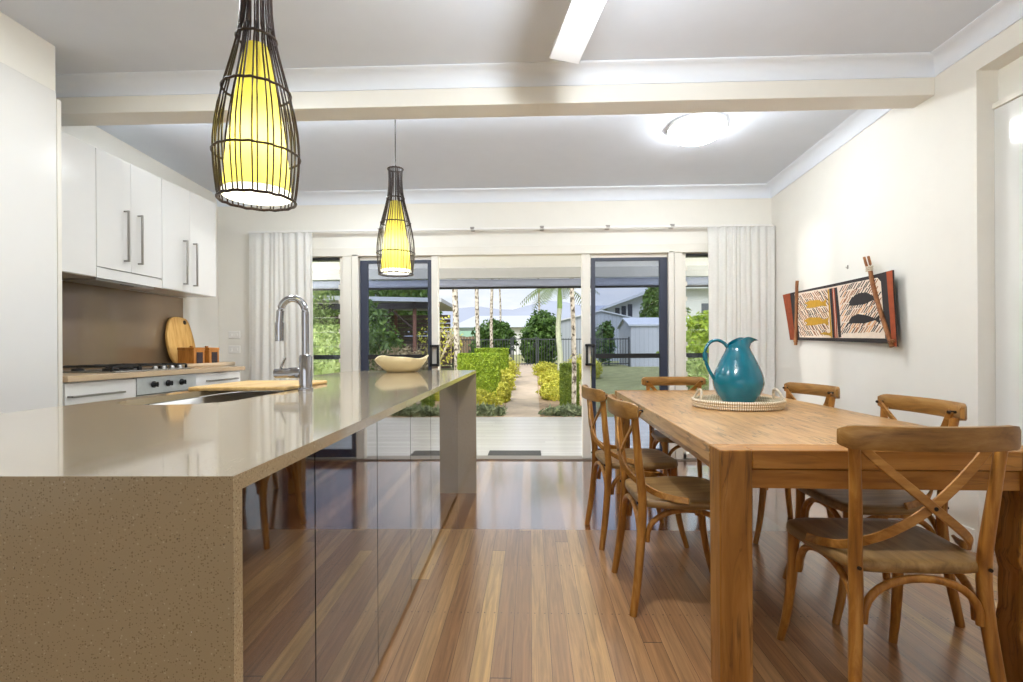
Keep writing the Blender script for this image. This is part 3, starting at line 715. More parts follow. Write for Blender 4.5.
# ------------------------------------------------------------------ chairs
def make_chair(label):
    r = thing('dining_chair', label, 'chair', (0, 0, 0), 0, 'cross-back dining chairs round the table')
    # seat outline
    ol = smooth_path([(0, .205, 0), (.15, .20, 0), (.215, .15, 0), (.222, .04, 0), (.205, -.10, 0), (.185, -.175, 0), (.14, -.20, 0), (0, -.205, 0),
                      (-.14, -.20, 0), (-.185, -.175, 0), (-.205, -.10, 0), (-.222, .04, 0), (-.215, .15, 0), (-.15, .20, 0), (0, .205, 0)], 4)[:-1]
    c = [(p.x, p.y) for p in ol][::-1]; k = len(c); mb = MB(); vs = []
    for s, z in ((.955, .426), (.99, .431), (1.0, .443), (.985, .455), (.955, .459), (.80, .4575), (.4, .455)): vs += [(x*s, y*s, z) for x, y in c]
    fs = [(j*k+i, j*k+(i+1) % k, (j+1)*k+(i+1) % k, (j+1)*k+i)[::-1] for j in range(6) for i in range(k)]
    fs += [tuple(range(k)), tuple(range(6*k, 7*k))[::-1]]
    mb.add(vs, fs); mb.build('seat', M['seat'], r, ang=60)
    for s in (-1, 1):
        p = smooth_path([(s*.206, -.238, .0), (s*.192, -.214, .16), (s*.178, -.196, .34), (s*.178, -.193, .47), (s*.186, -.210, .63), (s*.198, -.226, .80)], 4)
        n = len(p); mb = MB(); mb.tube(p, [.0155+.0035*math.sin(PI*min(1, i/(n-1)*1.1)) for i in range(n)], 12, up=(0, 1, 0)); mb.build('rear_leg', M['chair'], r)
        p = smooth_path([(s*.200, .228, 0), (s*.190, .196, .12), (s*.182, .172, .28), (s*.180, .165, .43)], 4); n = len(p)
        mb = MB(); mb.tube(p, [.0135+.006*i/(n-1) for i in range(n)], 12, up=(0, 1, 0)); mb.build('front_leg', M['chair'], r)
    # curved top rail
    pts = [(.240*math.sin(t), -.218-.062*math.cos(t)**1.0*(1-(abs(t)/1.5708)**2.2*.2) + .0, .822) for t in [(-1+2*i/20)*1.5 for i in range(21)]]
    sec = [(.010, -.032), (.0125, -.024), (.0125, .024), (.009, .034), (-.006, .035), (-.0115, .025), (-.0115, -.025), (-.007, -.033)]
    sc_ = [.62+.38*min(1, min(i, 20-i)/2.5) for i in range(21)]
    mb = MB(); mb.sweep(pts, sec, scl=sc_); mb.build('top_rail', M['rail_grey'], r, ang=50)
    for s in (-1, 1):
        off = .006*s
        p = smooth_path([(s*.208, -.204, .826), (s*.12, -.232+off, .735), (0, -.246+off, .628), (-s*.10, -.222+off, .548), (-s*.172, -.150, .492), (-s*.205, -.075, .470), (-s*.228, -.02, .4655)], 6)
        sec2 = [(-.013, -.0045), (.013, -.0045), (.013, .0045), (-.013, .0045)]
        mb = MB(); mb.sweep(p, sec2, up=(0, -1, .25)); mb.build('cross_strap', M['chair_x'], r, bevel=.002)
    # bentwood arches
    def arch(a, b, top, drop):
        a, b = Vector(a), Vector(b); pts = []
        for i in range(17):
            t = PI*i/16; u = (1-math.cos(t))/2
            q = a.lerp(b, u); q.z = drop+(top-drop)*math.sin(t)**.75 if 0 < i < 16 else drop; pts.append(q)
        mb = MB(); mb.tube(pts, .0115, 10, up=(b-a).cross(Vector((0, 0, 1))).normalized()); mb.build('arch_brace', M['chair'], r)
    arch((-.160, -.20, 0), (.160, -.20, 0), .414, .285)
    arch((-.160, .166, 0), (.160, .166, 0), .414, .285)
    for s in (-1, 1): arch((s*.170, -.172, 0), (s*.172, .148, 0), .414, .285)
    mb = MB()
    for s in (-1, 1):
        mb.tube([(s*.206, -.224, .822), (s*.206, -.194, .822)], .006, 10)
        mb.tube([(s*.178, -.216, .445), (s*.178, -.210, .445)], .0055, 8)
    mb.tube([(0, -.258, .628), (0, -.236, .628)], .006, 10)
    mb.build('bolt', M['bolt'], r)
    return r
D90 = PI/2
ch = make_chair('cross-back wooden chair at the near end of the table, closest and largest')
ch.location = (1.113, 1.72, 0); ch.rotation_euler = (0, 0, math.radians(-1))
for loc, rz, lab in (
    ((.642, 2.315, 0), -D90+.02, 'cross-back wooden chair beside the near left table leg, back towards the island'),
    ((.598, 3.02, 0), -D90+.08, 'cross-back wooden chair on the island side of the table, nearer the glass doors'),
    ((1.105, 3.80, 0), PI+.03, 'cross-back wooden chair at the far end of the table, facing the room'),
    ((1.435, 3.13, 0), D90+.12, 'cross-back wooden chair on the wall side of the table, below the bark painting'),
    ((1.41, 2.265, 0), D90+.0, 'cross-back wooden chair on the wall side of the table, behind the closest chair')):
    dup(ch, loc, rz, lab)

# ------------------------------------------------------------------ tray and jug
def weave_mat():
    m, nt, b = new_mat('seagrass weave')
    tc = N(nt, 'ShaderNodeTexCoord'); sp = N(nt, 'ShaderNodeSeparateXYZ'); L(nt, tc.outputs['Object'], sp.inputs[0])
    an = math_n(nt, 'ARCTAN2', sp.outputs[1], sp.outputs[0]); f = math_n(nt, 'FRACT', math_n(nt, 'MULTIPLY', an, 21.0))
    rp = ramp(nt, [(0, srgb(150, 118, 76)), (.35, srgb(196, 174, 138)), (.5, srgb(232, 224, 206)), (1, srgb(226, 214, 190))]); L(nt, f, rp.inputs[0])
    L(nt, rp.outputs[0], b.inputs['Base Color']); b.inputs['Roughness'].default_value = .8
    return m
M['weave'] = weave_mat(); M['rope'] = paint('pale rope', srgb(206, 192, 170), .85, noise=.2, scale=90)
ty = thing('woven_tray', 'round woven seagrass tray with rope handles under the teal jug', 'tray', (1.105, 2.82, .7605)); ty.scale = (.92, .92, 1)
mb = MB(); mb.lathe([(0, 0), (.235, 0), (.245, .006), (.24, .012), (0, .012)], 56); mb.build('base', M['weave'], ty)
for k in range(3):
    R0 = .238+.004*k; b = MB(); b.tube([(R0*math.cos(2*PI*i/64), R0*math.sin(2*PI*i/64), .010+.0135*k) for i in range(64)], .0085, 8, True); b.build('coil', M['weave'], ty)
for s in (-1, 1):
    b = MB(); pts = [(s*(.238-.02*math.sin(PI*i/12)), .055*math.cos(PI*i/12)-.02*(s < 0), .035+.058*math.sin(PI*i/12)) for i in range(13)]
    b.tube(pts, .0075, 8); b.build('handle', M['rope'], ty)
jg = thing('jug', 'glossy teal ceramic jug standing in the woven tray', 'jug', (1.142, 2.90, .7735))
prof = [(0, .004), (.070, 0), (.082, .006), (.104, .035), (.122, .070), (.131, .105), (.130, .135), (.120, .170), (.103, .210), (.084, .250), (.067, .285), (.060, .305)]
n = 48; mb = MB(); vs = []
pp = smooth_path([(a, b, 0) for a, b in prof], 3)
for i in range(n):
    a = 2*PI*i/n; col = [(p.x*math.cos(a), p.x*math.sin(a), p.y) for p in pp]
    sp1 = max(0, math.cos(a))**4; lift = (math.cos(a)+1)/2
    for t in (.35, .7, 1.0):
        rr = .060-.002*t+sp1*.052*t**1.6; z = .305+t*(.008+.062*lift**.8) - sp1*.034*t*t
        col.append((rr*math.cos(a), rr*math.sin(a)*(1-.45*sp1*t), z))
    for t in (1.0, .7, .35, 0):
        rr = .060-.002*t+sp1*.052*t**1.6-.006; z = .305+t*(.008+.062*lift**.8)-sp1*.034*t*t
        col.append((rr*math.cos(a), rr*math.sin(a)*(1-.45*sp1*t), z))
    col += [(.08*math.cos(a), .08*math.sin(a), .25), (.12*math.cos(a), .12*math.sin(a), .12), (.06*math.cos(a), .06*math.sin(a), .012)]
    vs += col
k = len(vs)//n
mb.add(vs, [(i*k+q, ((i+1) % n)*k+q, ((i+1) % n)*k+q+1, i*k+q+1) for i in range(n) for q in range(k-1)])
mb.build('body', M['teal'], jg, ang=70)
hp = smooth_path([(-.054, 0, .300), (-.075, 0, .328), (-.115, 0, .345), (-.155, 0, .330), (-.178, 0, .288), (-.176, 0, .235), (-.160, 0, .185), (-.132, 0, .135), (-.124, 0, .115)], 5)
mb = MB(); mb.sweep(hp, [(.013*math.cos(2*PI*i/12), .009*math.sin(2*PI*i/12)) for i in range(12)], up=(0, 0, 1)); mb.build('handle', M['teal'], jg)

# ------------------------------------------------------------------ bark painting on the right wall
bp_ = thing('bark_painting', 'bark painting of yellow and black fish hanging on the right wall', 'painting', (XR, 4.04, 1.10))
def xw(y): return -.016-.034*max(0, (4.7-y)/1.4)           # leans further off the wall at the near end
def bark(poly, th0, th1, mi):                               # polygon slab following the leaning plane
    n = len(poly); vs = []
    for t in (th0, th1): vs += [(xw(y)-t, y-4.04, z-1.10) for y, z in poly]
    return vs, [tuple(range(n))[::-1], tuple(range(n, 2*n))] + [(i, (i+1) % n, n+(i+1) % n, n+i) for i in range(n)], mi
ochre_k = paint('black ochre', srgb(46, 40, 40), .8, noise=.15, scale=40); ochre_r = paint('red ochre', srgb(156, 72, 36), .8, noise=.15, scale=30)
ochre_w = paint('white ochre', srgb(226, 208, 190), .85, noise=.06, scale=30); ochre_y = paint('yellow ochre', srgb(188, 142, 34), .8, noise=.1, scale=30)
ochre_b = paint('brown ochre', srgb(150, 98, 66), .8, noise=.2, scale=30); ochre_o = paint('orange ochre', srgb(212, 150, 90), .8, noise=.1)
OUT = [(4.80,1.556),(4.599,1.559),(4.038,1.554),(3.55,1.552),(3.325,1.556),(3.318,1.429),(3.288,1.077),(3.352,1.098),(3.655,1.111),(4.042,1.125),(4.67,1.146),(4.715,1.299)]
PAN = [(4.586,1.543),(4.038,1.533),(3.741,1.531),(3.47,1.528),(3.436,1.499),(3.413,1.285),(3.396,1.131),(3.69,1.14),(4.041,1.149),(4.5,1.165),(4.541,1.361)]
mb = MB()
mb.add(*bark(OUT, 0, .010, 0)); mb.add(*bark(PAN, .010, .0112, 2))
mb.add(*bark([(4.80,1.556),(4.667,1.558),(4.629,1.367),(4.576,1.146),(4.67,1.146),(4.715,1.299)], .010, .0115, 1))
mb.add(*bark([(3.381,1.554),(3.325,1.556),(3.318,1.429),(3.288,1.077),(3.332,1.09),(3.351,1.28)], .010, .0115, 1))
def inside(p, poly):
    c = False; j = len(poly)-1
    for i in range(len(poly)):
        (xi, yi), (xj, yj) = poly[i], poly[j]
        if (yi > p[1]) != (yj > p[1]) and p[0] < (xj-xi)*(p[1]-yi)/(yj-yi)+xi: c = not c
        j = i
    return c
rnd = random.Random(3)
for row in range(9):                                        # hatching of both halves
    for col in range(44):
        y = 3.40+col*.028+rnd.uniform(-.006, .006); z = 1.15+row*.044+rnd.uniform(-.006, .006)
        half = y < 3.90
        a, b = ((y-.022, z+.020), (y+.022, z-.020)) if half else ((y-.022, z-.021), (y+.022, z+.021))
        if not (inside(a, PAN) and inside(b, PAN)) or 3.88 < y < 4.05: continue
        wd = .0062; q = [(a[0]-wd, a[1]), (a[0]+wd, a[1]), (b[0]+wd, b[1]), (b[0]-wd, b[1])]
        mb.add(*bark(q, .0112, .0118, rnd.choice([0, 4, 4, 0, 5] if half else [0, 4, 0, 4])))
mb.add(*bark([(4.038,1.523),(4.0,1.523),(3.977,1.323),(3.966,1.148),(3.995,1.148),(4.014,1.326)], .0118, .0124, 0))
mb.add(*bark([(4.0,1.523),(3.967,1.522),(3.94,1.321),(3.927,1.147),(3.966,1.148),(3.977,1.323)], .0118, .0124, 1))
mb.add(*bark([(3.986,1.523),(3.981,1.522),(3.956,1.321),(3.944,1.147),(3.950,1.148),(3.962,1.323)], .0124, .0128, 2))
mb.add(*bark([(3.967,1.522),(3.934,1.522),(3.90,1.33),(3.881,1.152),(3.917,1.147),(3.94,1.321)], .0118, .0124, 0))
mb.add(*bark([(4.062,1.52),(4.042,1.52),(4.02,1.33),(4.0,1.15),(4.018,1.15),(4.04,1.33)], .0116, .0122, 3))
F1 = [(4.413,1.447),(4.313,1.461),(4.183,1.452),(4.131,1.431),(4.071,1.453),(4.087,1.417),(4.071,1.391),(4.135,1.403),(4.265,1.397),(4.388,1.404),(4.358,1.429)]
F2 = [(4.428,1.3),(4.339,1.324),(4.173,1.314),(4.11,1.292),(4.044,1.309),(4.057,1.273),(4.045,1.242),(4.11,1.263),(4.267,1.255),(4.39,1.26),(4.364,1.283)]
F3 = [(4.174,1.184),(4.106,1.197),(4.041,1.186),(4.003,1.203),(4.003,1.155),(4.041,1.168)]
B1 = [(3.789,1.373),(3.751,1.421),(3.67,1.449),(3.584,1.446),(3.511,1.414),(3.468,1.427),(3.477,1.394),(3.468,1.367),(3.511,1.387),(3.602,1.368),(3.724,1.368)]
B2 = [(3.799,1.242),(3.752,1.291),(3.68,1.307),(3.577,1.29),(3.491,1.264),(3.441,1.292),(3.449,1.256),(3.438,1.224),(3.491,1.253),(3.603,1.238),(3.743,1.245)]
for P_, mi in ((F1, 3), (F2, 3), (F3, 3), (B1, 0), (B2, 0)): mb.add(*bark(P_, .0118, .0132, mi))
mb.build('painted_bark', [ochre_k, ochre_r, ochre_w, ochre_y, ochre_b, ochre_o], bp_, flat=True)
stick_m = wood('stick timber', [(.3, srgb(112, 62, 34)), (.7, srgb(176, 122, 74))], 'z', .6, 6, 8)
def stick(pts, r): return [(xw(y)-.021, y-4.04, z-1.10) for y, z in smooth2(pts)], r
def smooth2(p): return [(q.x, q.y) for q in smooth_path([(a, b, 0) for a, b in p], 4)]
for pts in ([(4.516,1.648),(4.525,1.581),(4.535,1.361),(4.549,1.099)], [(3.53,1.60),(3.502,1.492),(3.425,1.306),(3.316,1.078)]):
    p, rr = stick(pts, .011); b = MB(); b.tube(p, .0135, 8); o = b.build('hanging_stick', stick_m, bp_)
    if pts[0][0] < 4:
        for f in ([(3.591,1.683),(3.566,1.625),(3.528,1.576)], [(3.546,1.680),(3.525,1.623),(3.522,1.575)]):
            p, rr = stick(f, .01); b = MB(); b.tube(p, .0085, 8); b.build('fork', stick_m, o)
        for kz in (0, .012, .024):
            c = Vector((xw(3.53)-.021, 3.535-4.04, 1.585+kz-1.10)); b = MB()
            b.tube([c+Vector((.013*math.cos(2*PI*i/12), .026*math.sin(2*PI*i/12), 0)) for i in range(12)], .0055, 6, True); b.build('binding', M['rope'], o)
    e = p[-1] if pts[0][0] > 4 else (xw(3.316)-.021, 3.316-4.04, 1.078-1.10)
    c = Vector((e[0], e[1], e[2]+.03)); b = MB()
    for kz in (0, .012): b.tube([c+Vector((.014*math.cos(2*PI*i/12), .016*math.sin(2*PI*i/12), kz)) for i in range(12)], .005, 6, True)
    b.build('binding', stick_m, o)
hk = thing('picture_hook', 'tiny metal hook on the wall above the bark painting', 'hook', (XR, 3.877, 1.66))
b = MB(); b.box(-.003, 0, -.006, .006, -.012, .016); b.tube([(-.003, 0, .0), (-.012, 0, -.006), (-.014, 0, .004)], .0022, 6); b.build('plate', M['handle'], hk)

# ------------------------------------------------------------------ verandah
struct(box(-9, 9, YB+.14, 8.45, -.09, -.02).build('deck', M['deck']))
struct(box(-9, 9, YB+.14, 8.9, 2.40, 2.46).build('ceiling_verandah', M['soffit']))
struct(box(-9, 9, 8.40, 8.50, 2.235, 2.40).build('trim_verandah_beam', M['greybeam']))
r = thing('outdoor_blind', 'slate blue rolled outdoor blind under the verandah beam', 'blind', (0, 8.44, 2.16))
b = MB(); b.tube([(x, 0, 0) for x in (-6.5, -2, 2, 6.5)], .062, 16); b.build('blind_roll', M['blind'], r)
b = MB(); b.box(-6.5, 6.5, -.012, .012, -.095, -.062); b.build('bottom_bar', M['black'], r)
r = thing('doormat', 'charcoal doormat on the deck outside the open doors', 'doormat', (-.165, 5.395, -.02))
b = MB(); b.box(-.275, .275, -.17, .17, 0, .016); b.build('mat', M['mat'], r, bevel=.005)

# ------------------------------------------------------------------ garden
def gz(y): return -.05 + .46*min(1, max(0, (y-8.45)/11.5)) + .01*max(0, y-20)
M['lawn'] = paint('olive lawn', srgb(142, 142, 96), .95, noise=.22, scale=3)
M['path'] = paint('pale concrete path', srgb(190, 172, 152), .85, noise=.12, scale=5)
M['mulch'] = paint('tan mulch', srgb(176, 150, 122), .95, noise=.25, scale=14)
ys = [8.45, 9, 10, 12, 14, 16, 18, 20, 25, 35, 60, 110]
def strip(name, xf, mat, dz, yl=ys):
    vs = []
    for y in yl:
        a, b = xf(y); vs += [(a, y, gz(y)+dz), (b, y, gz(y)+dz), (b, y, gz(y)+dz-.08), (a, y, gz(y)+dz-.08)]
    fs = []
    for i in range(len(yl)-1):
        for q in range(4): fs.append((i*4+q, i*4+(q+1) % 4, (i+1)*4+(q+1) % 4, (i+1)*4+q)[::-1])
    m_ = MB(); m_.add(vs, fs + [(0,1,2,3), tuple(len(vs)-4+i for i in (3,2,1,0))]); return struct(m_.build(name, mat))
strip('lawn', lambda y: (-60, 60), M['lawn'], 0)
strip('path', lambda y: (-.44-.012*(y-8.5), .16+.006*(y-8.5)), M['path'], .025, [8.47, 10, 12, 14, 16, 18, 20, 24])
strip('garden_bed', lambda y: (.16+.006*(y-8.5), 1.2+.02*(y-8.5)), M['mulch'], .012, [8.47, 10, 12, 14, 16, 18])
strip('garden_bed', lambda y: (-2.2, -.44-.012*(y-8.5)), M['mulch'], .012, [8.47, 10, 12, 14, 16, 18])
struct(box(-80, 80, -80, 8.44, -.5, -.4).build('ground', M['lawn']))

lm = dict(
    lime=leaf_mat('lime leaves', srgb(104, 136, 28), srgb(184, 202, 64)),
    olive=leaf_mat('olive green leaves', srgb(84, 112, 36), srgb(160, 176, 74)),
    yel=leaf_mat('yellow green leaves', srgb(160, 164, 46), srgb(232, 226, 104)),
    mid=leaf_mat('mid green leaves', srgb(62, 92, 34), srgb(132, 160, 70)),
    dark=leaf_mat('dark green leaves', srgb(44, 74, 34), srgb(112, 146, 66)),
    pale=leaf_mat('pale green leaves', srgb(110, 136, 74), srgb(178, 192, 122)),
    dry=leaf_mat('dry twigs', srgb(150, 128, 92), srgb(206, 188, 146)),
    grass=leaf_mat('grey green grass', srgb(110, 126, 92), srgb(168, 176, 140)),
    palm=leaf_mat('palm fronds', srgb(66, 96, 40), srgb(140, 158, 72)))
def mottled():
    m, nt, b = new_mat('mottled white bark'); tc = N(nt, 'ShaderNodeTexCoord'); mp = N(nt, 'ShaderNodeMapping'); mp.inputs['Scale'].default_value = (1, 1, .7); L(nt, tc.outputs['Object'], mp.inputs[0])
    nz = N(nt, 'ShaderNodeTexNoise', Scale=19.0, Detail=2.0); L(nt, mp.outputs[0], nz.inputs['Vector'])
    rp = ramp(nt, [(.40, srgb(84, 74, 62)), (.47, srgb(176, 166, 150)), (.6, srgb(204, 196, 184))]); L(nt, nz.outputs['Fac'], rp.inputs[0]); L(nt, rp.outputs[0], b.inputs['Base Color']); b.inputs['Roughness'].default_value = .85
    return m
bark_m = mottled()
dark_bark = paint('brown bark', srgb(112, 92, 72), .9, noise=.3, scale=20)
def leaves(rs, pts, nrm, size, elong=1.7, up=.2):
    """diamond leaves at pts; returns verts (n*4,3), faces"""
    n = len(pts)
    d = rs.normal(size=(n, 3)) + nrm*1.1; d[:, 2] += up; d /= np.linalg.norm(d, axis=1)[:, None]
    t = np.cross(d, rs.normal(size=(n, 3))); t /= np.linalg.norm(t, axis=1)[:, None]; b = np.cross(d, t)
    s = size*rs.uniform(.6, 1.3, n)[:, None]
    v = np.stack([pts-t*s*elong*.5, pts+b*s*.42+d*s*.1, pts+t*s*elong*.5, pts-b*s*.42+d*s*.1], 1).reshape(-1, 3)
    return v
def foliage(name, blobs, n, size, mat, parent, seed, box_=False, core=True, elong=1.7):
    rs = np.random.RandomState(seed); P = []; Nn = []
    vol = np.array([b[1][0]*b[1][1]+b[1][1]*b[1][2]+b[1][0]*b[1][2] for b in blobs]); vol = vol/vol.sum()
    mb = MB()
    for (c, rad), w in zip(blobs, vol):
        k = max(20, int(n*w)); c = np.array(c); rad = np.array(rad)
        if box_:
            p = rs.uniform(-1, 1, (k, 3)); ar = np.array([rad[1]*rad[2], rad[0]*rad[2], rad[0]*rad[1]]); ax = rs.choice(3, k, p=ar/ar.sum())
            sg = rs.choice([-1, 1], k); p[np.arange(k), ax] = sg*rs.uniform(.93, 1.02, k); nr = np.zeros((k, 3)); nr[np.arange(k), ax] = sg
        else:
            p = rs.normal(size=(k, 3)); p /= np.linalg.norm(p, axis=1)[:, None]; nr = p.copy(); p *= rs.uniform(.70, 1.10, k)[:, None]
            p *= 1+.16*np.sin(p[:, :1]*5+seed)*np.cos(p[:, 1:2]*4+p[:, 2:3]*6)
        P.append(c+p*rad); Nn.append(nr)
        if core:
            if box_: mb.box(*[q for i in range(3) for q in (c[i]-rad[i]*.94, c[i]+rad[i]*.94)])
            else:
                nn = 10; pr = [(.66*math.sin(PI*j/6), -.66*math.cos(PI*j/6)) for j in range(7)]; o = len(mb.v); mb.lathe(pr, nn)
                mb.v[o:] = [(c[0]+x*rad[0], c[1]+y*rad[1], c[2]+z*rad[2]) for x, y, z in mb.v[o:]]
    P = np.concatenate(P); Nn = np.concatenate(Nn); v = leaves(rs, P, Nn, size, elong)
    k = len(P); mb.add(v.tolist(), [(4*i, 4*i+1, 4*i+2, 4*i+3) for i in range(k)])
    return mb.build(name, mat, parent, flat=True)
def plant(name, label, cat, loc, blobs, n, size, mat, seed, box_=False, group=None, stem=None, elong=1.7):
    r = thing(name, label, cat, loc, 0, group)
    foliage('foliage', blobs, n, size, mat, r, seed, box_, True, elong)
    if stem:
        b = MB()
        for q in stem: b.tube(q[0], q[1], 7)
        b.build('trunk', dark_bark, r)
    return r
def G(x, y): return (x, y, gz(y))
# clipped hedges and beds by the path
plant('box_hedge', 'clipped lime green hedge left of the path, nearest the deck', 'hedge', G(-1.09, 11.2), [((0, 0, .46), (.42, .40, .47))], 14000, .030, lm['lime'], 1, True, 'clipped lime hedges by the path')
plant('box_hedge', 'clipped lime green hedge left of the path, farther from the deck', 'hedge', G(-.98, 13.4), [((0, 0, .48), (.40, .5, .48))], 9000, .034, lm['lime'], 2, True, 'clipped lime hedges by the path')
for i, (x, y, sx, sz, lab) in enumerate(((-1.05, 9.4, .5, .22, 'low yellow green shrub left of the path, against the deck edge'), (-.53, 10.4, .13, .22, 'low yellow green shrub left of the path, in front of the near hedge'),
        (-.60, 12.25, .24, .28, 'low yellow green shrub between the two clipped hedges'), (-.72, 15.4, .40, .32, 'low yellow green shrub left of the path, towards the gate'))):
    plant('low_shrub', lab, 'shrub', G(x, y), [((0, 0, sz*.75), (sx, .3, sz)), ((-.2*sx, .1, sz*.6), (sx*.7, .3, sz*.8))], 3200, .042, lm['yel'], 10+i, group='yellow green shrubs along the path')
for i, (x, y, sx, sz, lab) in enumerate(((.50, 10.8, .30, .20, 'low yellow green shrub right of the path, beside the column hedge'), (.62, 13.4, .40, .22, 'low yellow green shrub right of the path, at its middle'),
        (.50, 16.2, .40, .24, 'low yellow green shrub right of the path, towards the gate'), (1.55, 15.2, .5, .40, 'wide yellow green shrub behind the column hedge'))):
    plant('low_shrub', lab, 'shrub', G(x, y), [((0, 0, sz*.75), (sx, .45, sz)), ((.2, .2, sz*.6), (sx*.7, .35, sz*.8))], 3200, .042, lm['yel'], 20+i, group='yellow green shrubs along the path')
plant('column_hedge', 'upright narrow green hedge right of the path by the door frame', 'hedge', G(.73, 9.75), [((0, 0, .40), (.16, .2, .40))], 3600, .036, lm['olive'], 31, True)
tag(plant('grass_clump', 'tuft of grey green grass at the deck edge, left of the path', 'grass', G(-.78, 8.75), [((0, 0, .05), (.32, .12, .10))], 500, .07, lm['grass'], 32, elong=3))
tag(plant('grass_clump', 'tuft of grey green grass at the deck edge, right of the path', 'grass', G(.66, 8.75), [((0, 0, .05), (.42, .12, .09))], 500, .07, lm['grass'], 33, elong=3))

# palms
def palm(label, x, y, h, r0, seed, green=False, crown=1.6):
    rnd = random.Random(seed); r = thing('palm_tree', label, 'palm tree', G(x, y), 0, 'slender palm trees in the garden')
    b = MB(); pts = [(.03*math.sin(i*.9+seed), .02*math.cos(i), h*i/8) for i in range(9)]
    b.tube(pts, [r0*(1.12-.25*i/8) for i in range(9)], 10); b.build('trunk', paint('pale grey green palm bark', srgb(188, 192, 166), .8, noise=.1, scale=12) if green else bark_m, r)
    top = Vector(pts[-1])
    b = MB(); b.tube([top+Vector((0, 0, -.02)), top+Vector((0, 0, .3)), top+Vector((0, 0, .62))], [r0*.95, r0*.9, r0*.45], 10)
    b.build('crownshaft', paint('green crownshaft', srgb(132, 158, 84), .5, noise=.1), r)
    for k in range(9):
        a = 2*PI*k/9+rnd.uniform(-.2, .2); el = rnd.uniform(.15, .75); Ln = crown*rnd.uniform(.85, 1.1); b = MB(); sp = []
        for i in range(11):
            t = i/10; sp.append(Vector((math.cos(a)*Ln*t, math.sin(a)*Ln*t, Ln*(math.sin(el)*t-.75*t*t))) + top+Vector((0, 0, .58)))
        b.tube(sp, [.014*(1-.8*i/10) for i in range(11)], 5)
        sd = Vector((-math.sin(a), math.cos(a), 0))
        for i in range(1, 11):
            for j in (0, .5):
                t = min(10, i-j); p = sp[int(t)].lerp(sp[min(10, int(t)+1)], t-int(t)); ln = .42*crown/1.6*math.sin(PI*(.12+.8*t/10))
                dr = (sp[min(10, i)]-sp[i-1]).normalized()
                for s in (-1, 1):
                    q = p+sd*s*ln+dr*ln*.45+Vector((0, 0, -ln*.35)); w = dr*.018*crown
                    b.add([p-w, p+w, q+w*.25, q-w*.25], [(0, 1, 2, 3)])
        b.build('frond', lm['palm'], r, flat=True)
palm('thick pale palm trunk at the left of the door opening', -1.66, 11.6, 6.4, .062, 1, crown=1.0)
palm('slim palm trunk in front of the dark bush left of the gate, nearer one', -1.40, 14.0, 6.6, .052, 2, crown=1.0)
palm('slimmer palm trunk just right of the nearer slim one, farther back', -1.25, 17.2, 6.0, .048, 3, crown=1.1)
palm('very thin far palm in the gap behind the slim trunks', -1.55, 27, 4.6, .05, 4, crown=1.2)
palm('thin far palm standing above the round bush by the gate', .52, 30, 6.2, .055, 5)
palm('short palm with green crown and spreading fronds right of the gate', .82, 14.6, 2.05, .075, 6, True, 1.15)
palm('mottled palm trunk beside the right door frame', .76, 9.35, 6.0, .038, 7)

# pool fence and gate
fence_m = paint('dark fence paint', srgb(58, 62, 66), .5, noise=.05)
def fence(label, x0, x1, y, name='fence_panel', cat='fence', group='dark pool fence panels', h=1.10):
    r = thing(name, label, cat, (x0, y, gz(y)), 0, group); w = x1-x0
    b = MB(); b.box(.02, w-.02, -.015, .015, h-.06, h-.02); b.box(.02, w-.02, -.015, .015, .10, .14)
    nb = int((w-.1)/.1)
    for i in range(nb+1):
        x = .05+(w-.1)*i/nb; b.box(x-.009, x+.009, -.009, .009, .06, h)
    b.build('bars', fence_m, r)
    for x in (0, w-.05): MB().box(x, x+.05, -.025, .025, 0, h+.04).build('post', fence_m, r)
    return r
FY = 20.0
fence('dark pool fence panel in front of the brown timber fence, left of the gate', -5.15, -2.95, FY)
fence('dark pool fence panel immediately left of the garden gate', -2.93, -.70, FY)
gt = fence('dark metal garden gate at the end of the path', -.68, .27, FY, 'garden_gate', 'gate', None, 1.12)
MB().box(.82, .88, -.05, .05, .75, .95).build('latch', M['black'], gt)
fence('dark pool fence panel immediately right of the garden gate', .29, 2.05, FY)
fence('dark pool fence panel meeting the white garden shed', 2.07, 3.80, FY)

# shrubs behind the fence
plant('citrus_bush', 'round dark green bush behind the fence, left of the gate', 'bush', G(-1.55, 22.5), [((0, 0, 1.0), (.85, .8, .85)), ((.2, -.1, 1.3), (.55, .6, .55)), ((-.3, 0, .6), (.7, .7, .6))], 4200, .13, lm['dark'], 41, group='dark round bushes behind the fence', stem=[([(0, 0, 0), (0, 0, .9)], [.06, .04])])
plant('citrus_bush', 'taller round dark green bush behind the fence at the gate', 'bush', G(.46, 22.7), [((0, 0, 1.0), (.85, .8, .95)), ((.1, -.1, 1.65), (.62, .6, .65)), ((-.1, 0, .6), (.75, .7, .6))], 5200, .13, lm['dark'], 42, group='dark round bushes behind the fence', stem=[([(0, 0, 0), (0, 0, .9)], [.06, .04])])
plant('citrus_bush', 'dark green bush in front of the grey shed, seen through the right door', 'bush', G(2.95, 20.9), [((0, 0, .9), (.40, .4, .75)), ((.1, 0, 1.3), (.3, .3, .45))], 1800, .10, lm['dark'], 43, group='dark round bushes behind the fence')
# timber fence, left
tf = thing('timber_fence', 'weathered brown timber paling fence behind the pool fence', 'fence', G(-9.5, 23.5))
b = MB()
for i in range(50): b.box(i*.14, i*.14+.13, 0, .02, .05, 1.25+.02*math.sin(i*1.7))
b.build('palings', paint('weathered paling', srgb(128, 110, 90), .9, noise=.3, scale=9), tf)
b = MB(); b.box(0, 7, .02, .06, .3, .38); b.box(0, 7, .02, .06, 1.0, 1.08); b.build('rails', paint('weathered rail', srgb(112, 96, 80), .9), tf)
